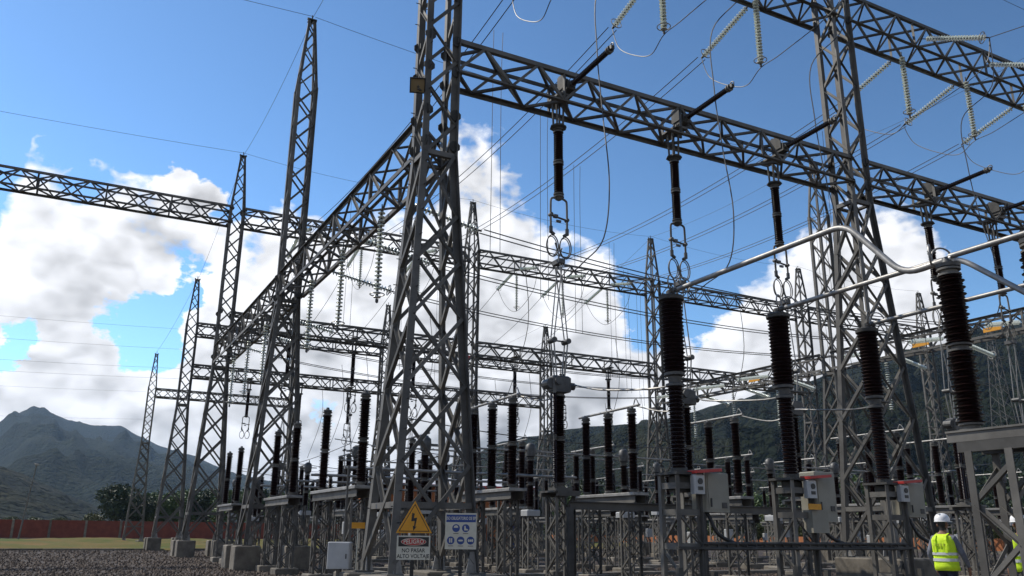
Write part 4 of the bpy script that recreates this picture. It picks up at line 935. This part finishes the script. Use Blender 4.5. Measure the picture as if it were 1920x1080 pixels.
b = MB(); b.bar((0, 0, -.02), (XT1-.48-p.x, Y1-.4-p.y, .0), .06); b.bar((0, 0, -.1), (XT1-.48-p.x, Y1-.4-p.y, -.1), .05); put('bracket', b, MS, t)

# ------------------------------------------------------------------ walls, building, lamp, trees
def wall(name, label, x0, y0, x1, y1, H, bay, m, cap=True):
    L = math.hypot(x1-x0, y1-y0); n = round(L/bay); p = L/n; t = thing(name, label, 'wall', (x0, y0, 0), math.atan2(y1-y0, x1-x0))
    pm = MB().box((0, 0, H/2), (p-.28, .16, H)).mesh('brick_panel', m); cm = MB().bbox((0, 0, H/2+.04), (.34, .34, H+.08), .03).mesh('pier', MCON); bm_ = MB().box((0, 0, .16), (p-.28, .24, .32)).mesh('plinth_beam', MCON)
    for i in range(n):
        ob('brick_panel', pm, t, (p*(i+.5), 0, .02)); ob('plinth_beam', bm_, t, (p*(i+.5), 0, 0))
    for i in range(n+1): ob('pier', cm, t, (p*i, 0, 0))
    return t
wall('brick_wall', 'long dark red brick boundary wall with concrete piers beyond the grass', -70, 150, 78, 150, 2.9, 4.9, MBRICK)
wall('low_wall', 'low orange brick boundary wall running off behind the yard toward the ridge', 84, 12, 84, 145, 1.5, 4.5, MORG)
t = thing('control_building', 'orange control building with pale sheet roof behind the equipment rows', 'building', (27.5, 80, 0), R(-4))
w, d, H = 16, 9, 6.1
b = MB(); b.box((w/2, d/2, H/2), (w, d, H)); put('wall', b, MORG, t)
b = MB(); b.add([(-.6, -.7, H-.1), (w+.6, -.7, H-.1), (w+.6, d/2, H+.9), (-.6, d/2, H+.9), (-.6, d+.7, H-.1), (w+.6, d+.7, H-.1), (-.6, -.7, H+.12), (w+.6, -.7, H+.12), (w+.6, d/2, H+1.12), (-.6, d/2, H+1.12), (-.6, d+.7, H+.12), (w+.6, d+.7, H+.12)], [(0, 3, 2, 1), (3, 4, 5, 2), (6, 7, 8, 9), (9, 8, 11, 10), (0, 1, 7, 6), (5, 4, 10, 11), (0, 6, 9, 3), (3, 9, 10, 4), (1, 2, 8, 7), (2, 5, 11, 8)]); put('roof', b, MROOF, t)
b = MB(); b.box((w/2, -.74, H+.0), (w+1.2, .06, .22)); put('fascia', b, MRED, t)
for k in range(4):
    wn = put('window', MB().box((2+k*3.4, -.02, 2.9), (1.5, .06, 1.2)), MDARK, t); put('sill', MB().box((2+k*3.4, -.07, 2.26), (1.7, .16, .08)), MCON, wn)
dr = put('door', MB().box((14.6, -.03, 1.15), (1.3, .06, 2.3)), MBLU, t); put('handle', MB().box((15.1, -.08, 1.1), (.06, .05, .2)), MAL, dr)
p = at(34, 1010, D=140); p.z = 0
t = thing('lamp_post', 'slim leaning street lamp post in front of the brick wall', 'lamp post', p); b = MB(); b.cyl((0, 0, 0), (.75, 0, 10.4), .13, .07, 10); put('pole', b, MS, t, smooth=True); b = MB(); b.bbox((.75, -.1, 10.5), (.5, .9, .22), .05); b.box((.75, -.1, 10.38), (.3, .6, .04)); put('lamp_head', b, MAL, t)
# a far pylon on the slope
p = polar(azel(1868, 700)[0], 420); pb = 420*math.tan(azel(1868, 790)[1])+HC
t = thing('remote_pylon', 'faint remote lattice pylon on the slope of the forested ridge', 'pylon', (p.x, p.y, pb-12)); b = MB(); Hh = 58
for sx in (-1, 1):
    for sy in (-1, 1): b.bar((sx*4, sy*4, 0), (sx*.6, sy*.6, Hh), .3)
for i in range(10):
    z0, z1 = Hh*i/10, Hh*(i+1)/10; w0, w1 = 4-3.4*i/10, 4-3.4*(i+1)/10
    for s in (-1, 1): b.bar((-w0, s*w0, z0), (w1, s*w1, z1), .2); b.bar((w0, s*w0, z0), (-w1, s*w1, z1), .2); b.bar((s*w0, -w0, z0), (s*w1, w1, z1), .2)
for z in (40, 47, 54): b.bar((-7, 0, z), (7, 0, z), .35); b.bar((-7, 0, z), (0, 0, z+3), .2); b.bar((7, 0, z), (0, 0, z+3), .2)
put('lattice', b, MS, t)['kind'] = 'stuff'

def crown_mesh(seed, n, lobes, s, m):
    r_ = random.Random(seed); b = MB()
    for i in range(n):
        l = r_.choice(lobes); c, rad = Vector(l[:3]), Vector(l[3:6])
        u = Vector((r_.gauss(0, 1), r_.gauss(0, 1), r_.gauss(0, 1))).normalized(); q = r_.random()**.28
        pz = c+Vector((u.x*rad.x, u.y*rad.y, u.z*rad.z))*q*(1+.12*r_.gauss(0, 1))
        a = Vector((r_.gauss(0, 1), r_.gauss(0, 1), r_.gauss(0, 1)*.7)).normalized(); e = a.cross(Vector((r_.gauss(0, 1), r_.gauss(0, 1), r_.gauss(0, 1)))).normalized()
        k = s*r_.uniform(.5, 1.3); b.add([pz-a*k, pz-e*k*.45, pz+a*k, pz+e*k*.45], [(0, 1, 2, 3)])
    return b.mesh('crown', m)
def make_lobes(seed, H, Rr, n=9):
    r_ = random.Random(seed); out = []
    for i in range(n):
        a = r_.random()*6.28; rr = Rr*.62*math.sqrt(r_.random()); z = H*(.45+.42*r_.random()); k = Rr*r_.uniform(.32, .55)
        out.append((rr*math.cos(a), rr*math.sin(a), z, k, k, k*.8))
    return out
def trunk_mesh(seed, H, lobes):
    b = MB(); b.cyl((0, 0, -.3), (0, 0, H*.4), H*.035, H*.022, 8)
    for l in lobes: b.cyl((0, 0, H*.3), (l[0]*.8, l[1]*.8, l[2]), H*.014, H*.006, 6)
    return b.mesh('trunk', MTRUNK, True)
kinds = []
for k, (H, Rr, n, m_, s) in enumerate(((8.5, 3.6, 5200, MLF1, .28), (7.5, 3.4, 4200, MLF2, .28), (11, 4.6, 5200, MLF1, .36), (6, 3.6, 3600, MLF3, .28), (10, 4.2, 5000, MLF2, .34))):
    lb = make_lobes(20+k, H, Rr, 11); kinds.append((crown_mesh(40+k, n, lb, s, m_), trunk_mesh(k, H, lb), H))
def tree(label, px, D, k, sc, group=None, name='broadleaf_tree'):
    p = polar(azel(px, 980)[0], D); t = thing(name, label, 'tree', (p.x, p.y, 0), random.Random(px).random()*6, group); t.scale = (sc, sc, sc)
    ob('crown', kinds[k][0], t); ob('trunk', kinds[k][1], t); return t
tree('large rounded dark tree behind the brick wall beside the small remote tower', 215, 168, 0, 1.12); tree('dark tree touching the rounded one behind the brick wall', 255, 172, 0, .95)
tree('low olive bush tree behind the brick wall in front of the rounded dark tree', 172, 170, 3, .75)
for px, D, k, s in ((285, 176, 1, 1.1), (318, 172, 4, .85), (350, 180, 1, 1.2), (395, 178, 2, .85), (430, 170, 4, .9), (470, 182, 2, .9), (515, 180, 1, 1.15), (560, 176, 4, 1.0), (590, 186, 2, 1.0), (640, 180, 2, .9), (700, 186, 1, 1.2)): tree('green tree in the row behind the equipment and brick wall', px, D, k, s, 'trees behind the brick wall')
for i in range(34):
    px = 1010+i*28+random.uniform(-9, 9); tree('tree in the belt below the forested ridge', int(px), random.uniform(150, 230), random.choice((0, 1, 2, 4, 3, 2)), random.uniform(.75, 1.35), 'trees below the ridge')
for i, px in enumerate((1290, 1335, 1365, 1420, 1495, 1560, 1585, 1840, 1880)): tree('low bright bush behind the yard', px, random.uniform(105, 135), 3, random.uniform(.45, .7), 'bushes behind the yard', 'bush')
for i, px in enumerate((60, 110, 20)): tree('low shrub against the far side of the brick wall', px, 175, 3, .62, 'shrubs at the brick wall', 'bush')

# ------------------------------------------------------------------ people
def skin(name, verts, edges, radii, m, parent, root=0, sub=2):
    me = bpy.data.meshes.new(name); me.from_pydata(verts, edges, []); o = bpy.data.objects.new(name, me); COL.objects.link(o)
    sk = o.modifiers.new('s', 'SKIN'); sk.use_smooth_shade = True
    if not me.skin_vertices: bpy.context.view_layer.update()
    for i, r_ in enumerate(radii):
        v = me.skin_vertices[0].data[i]; v.radius = r_ if isinstance(r_, tuple) else (r_, r_); v.use_root = (i == root)
    if sub: sb = o.modifiers.new('u', 'SUBSURF'); sb.levels = sub; sb.render_levels = sub
    bpy.context.view_layer.update(); dg = bpy.context.evaluated_depsgraph_get(); nm = bpy.data.meshes.new_from_object(o.evaluated_get(dg)); bpy.data.objects.remove(o)
    nm.materials.clear(); nm.materials.append(m); nm.polygons.foreach_set('use_smooth', [True]*len(nm.polygons)); nm.name = name
    return ob(name, nm, parent)
MHV2 = mat('hi_vis_print', (.40, .52, .03), .8)
def person(label, loc, rz, stride, arm):
    t = thing('person', label, 'person', loc, rz, 'workers in hi-vis vests'); S_ = stride     # faces local +Y
    V = [(0, 0, .98), (0, 0, 1.12), (0, .01, 1.28), (0, 0, 1.43), (0, .0, 1.53), (0, .015, 1.60), (0, .03, 1.70), (0, .03, 1.78),
         (-.10, 0, .93), (-.11, S_*.16, .52), (-.11, S_*.12-.06, .10), (-.11, S_*.12+.12, .04), (.10, 0, .93), (.11, -S_*.10, .52), (.11, -S_*.30, .12), (.11, -S_*.30+.15, .04),
         (-.18, 0, 1.44), (-.26, -.02-arm*.04, 1.18), (-.25, .05+arm*.06, .94), (.18, 0, 1.44), (.27, .02+arm*.05, 1.18), (.27, .12+arm*.10, .95)]
    E_ = [(0, 1), (1, 2), (2, 3), (3, 4), (4, 5), (5, 6), (6, 7), (0, 8), (8, 9), (9, 10), (10, 11), (0, 12), (12, 13), (13, 14), (14, 15), (3, 16), (16, 17), (17, 18), (3, 19), (19, 20), (20, 21)]
    rd = [(.155, .11), (.145, .105), (.17, .115), (.15, .10), (.06, .06), (.058, .06), (.088, .105), (.07, .085), (.095, .10), (.07, .07), (.05, .05), (.045, .04), (.095, .10), (.07, .07), (.05, .05), (.045, .04), .066, .052, .042, .066, .052, .042]
    body = skin('body', V, E_, rd, MTROU, t)
    me = body.data; me.materials.append(MSHIRT); me.materials.append(MSKIN); me.materials.append(MHAIR); me.materials.append(MBOOT)
    for f in me.polygons:
        c = f.center
        f.material_index = 4 if c.z < .11 else 0 if (c.z < 1.0 and abs(c.x) < .21) else 1 if c.z < 1.50 else 3 if (c.y < .005 and c.z > 1.58) else 2
    # face
    b = MB(); b.lathe([(.012, 0), (.02, .012), (.012, .035)], 8); put('nose', b, MSKIN, t, (0, .125, 1.655), True)
    for s in (-1, 1):
        put('ear', MB().lathe([(.004, -.03), (.018, -.01), (.02, .015), (.006, .032)], 8), MSKIN, t, (s*.088, .02, 1.67), True); put('eye', MB().lathe([(.003, -.009), (.011, 0), (.003, .009)], 8), MHAIR, t, (s*.035, .122, 1.69), True)
    put('mouth', MB().box((0, .122, 1.625), (.05, .012, .01)), MRED, t)
    # hands
    for s, hp in ((-1, V[18]), (1, V[21])):
        h0 = Vector(hp); vs = [h0+Vector((0, 0, .02)), h0+Vector((0, .015, -.06))]; es = [(0, 1)]; rr = [(.032, .024), (.036, .018)]
        for k, (dy, L) in enumerate(((.03, .072), (.012, .082), (-.008, .077), (-.026, .06))):
            i0 = len(vs); base = h0+Vector((0, .015+dy, -.075)); vs += [base, base+Vector((-s*.006, .012, -L*.5)), base+Vector((-s*.026, .016, -L*.88))]; es += [(1, i0), (i0, i0+1), (i0+1, i0+2)]; rr += [.0095, .0088, .0075]
        i0 = len(vs); vs += [h0+Vector((-s*.012, .05, -.045)), h0+Vector((-s*.03, .068, -.085))]; es += [(0, i0), (i0, i0+1)]; rr += [.011, .009]
        skin('hand', [tuple(v) for v in vs], es, rr, MSKIN, t, 1, 1)
    # vest: loft of rings following the torso
    prof = [(.90, .205, .150, .0), (.98, .202, .148, .0), (1.10, .197, .143, .0), (1.22, .205, .145, .005), (1.33, .215, .146, .005), (1.42, .212, .135, 0), (1.47, .175, .112, -.005), (1.515, .10, .085, 0)]
    b = MB(); n = 32; rv = random.Random(int(abs(loc[0]*100)))
    for j, (z, a, c, oy) in enumerate(prof):
        for i in range(n):
            an = 2*math.pi*i/n; w_ = 1+.022*math.sin(an*5+j*1.3)+.012*rv.uniform(-1, 1)
            ca, sa = math.cos(an), math.sin(an); ex = .8
            b.v.append((a*w_*math.copysign(abs(ca)**ex, ca), oy+c*w_*math.copysign(abs(sa)**ex, sa), z))
    for j in range(len(prof)-1):
        for i in range(n): b.f.append((j*n+i, j*n+(i+1) % n, (j+1)*n+(i+1) % n, (j+1)*n+i))
    v = put('vest', b, MHV, t, smooth=True); sm = v.modifiers.new('t', 'SOLIDIFY'); sm.thickness = .008
    for z, hh in ((1.055, .05), (1.16, .045)):
        b = MB(); pr = [p_ for p_ in prof]
        for q in (0, 1):
            zz = z+q*hh
            for i in range(n):
                an = 2*math.pi*i/n; ca, sa = math.cos(an), math.sin(an); b.v.append((.214*math.copysign(abs(ca)**.8, ca), .158*math.copysign(abs(sa)**.8, sa), zz))
        for i in range(n): b.f.append((i, (i+1) % n, n+(i+1) % n, n+i))
        put('reflective_band', b, MREF, v, smooth=True)
    for s in (-1, 1):
        b = MB(); P = [(s*.10, -.152, 1.2), (s*.105, -.156, 1.32), (s*.10, -.148, 1.42), (s*.09, -.115, 1.485), (s*.09, 0, 1.535), (s*.09, .115, 1.485), (s*.10, .15, 1.4), (s*.10, .158, 1.22)]
        for (x, y, z) in P: b.v += [(x-.024, y*1.03, z), (x+.024, y*1.03, z)]
        for k in range(len(P)-1): b.f.append((2*k, 2*k+1, 2*k+3, 2*k+2))
        put('reflective_band', b, MHV, v)
    b = MB()
    for k in range(4): b.box((-.075+k*.05, -.163, 1.335), (.03, .004, .045)); b.box((-.075+k*.05, -.164, 1.335), (.008, .006, .03))
    put('faded_print', b, MHV2, v)
    # helmet
    b = MB(); b.lathe([(.135, 0), (.138, .008), (.128, .014), (.127, .05), (.116, .09), (.09, .125), (.05, .145), (.012, .152)], 24); b.box((0, .145, .006), (.16, .10, .012)); b.box((0, 0, .118), (.03, .20, .05)); put('helmet', b, MHEL, t, (0, .03, 1.725), True)
    return t
# raised walk they stand on
g = MB(); g.bbox((0, 0, .06), (9, 2.0, .16), .02); o = struct('walkway', g, MCON2, (17.6, 9.9, 0)); 
p = at(1768, 1000, D=17.3); person('worker in yellow hi-vis vest and white helmet walking by the wide concrete block', (p.x, p.y, .14), math.atan2(p.y, p.x)-math.pi/2-R(28), 1.0, 1.0)
p = at(1914, 1000, D=17.6); person('worker in yellow hi-vis vest and white helmet beside the high steel table', (p.x, p.y, .14), math.atan2(p.y, p.x)-math.pi/2+R(20), -.5, .2)
# ------------------------------------------------------------------ air
hz, ht, hb = new_mat('haze_air')
ht.nodes.remove(hb); vol = N(ht, 'ShaderNodeVolumePrincipled'); vol.inputs['Color'].default_value = (.50, .72, 1.0, 1); vol.inputs['Density'].default_value = HAZE; vol.inputs['Anisotropy'].default_value = .2
ht.links.new(vol.outputs[0], ht.nodes['Material Output'].inputs['Volume'])
zt_ = max(v.co.z for o_ in bpy.data.objects if o_.name.split('.')[0] in ('mountain_range', 'forested_ridge', 'foothill') for v in o_.data.vertices)+12
print('haze top', zt_)
g = MB(); g.box((0, 0, zt_/2-2), (12400, 12400, zt_+4)); o = put('haze', g, hz); o['kind'] = 'stuff'; tag(o, 'thin bluish haze filling the air in front of the mountains', 'haze')
# small foundations scattered along the equipment rows
fr = random.Random(2)
for i in range(9):
    x = 12+fr.random()*26; y = 23+fr.random()*22; b = MB(); b.bbox((0, 0, .1), (.7, .7, .26), .03); tag(put('concrete_pad', b, MCON2, None, (x, y, 0)), 'low square concrete pad in the gravel among the supports', 'concrete pad', 'concrete pads')
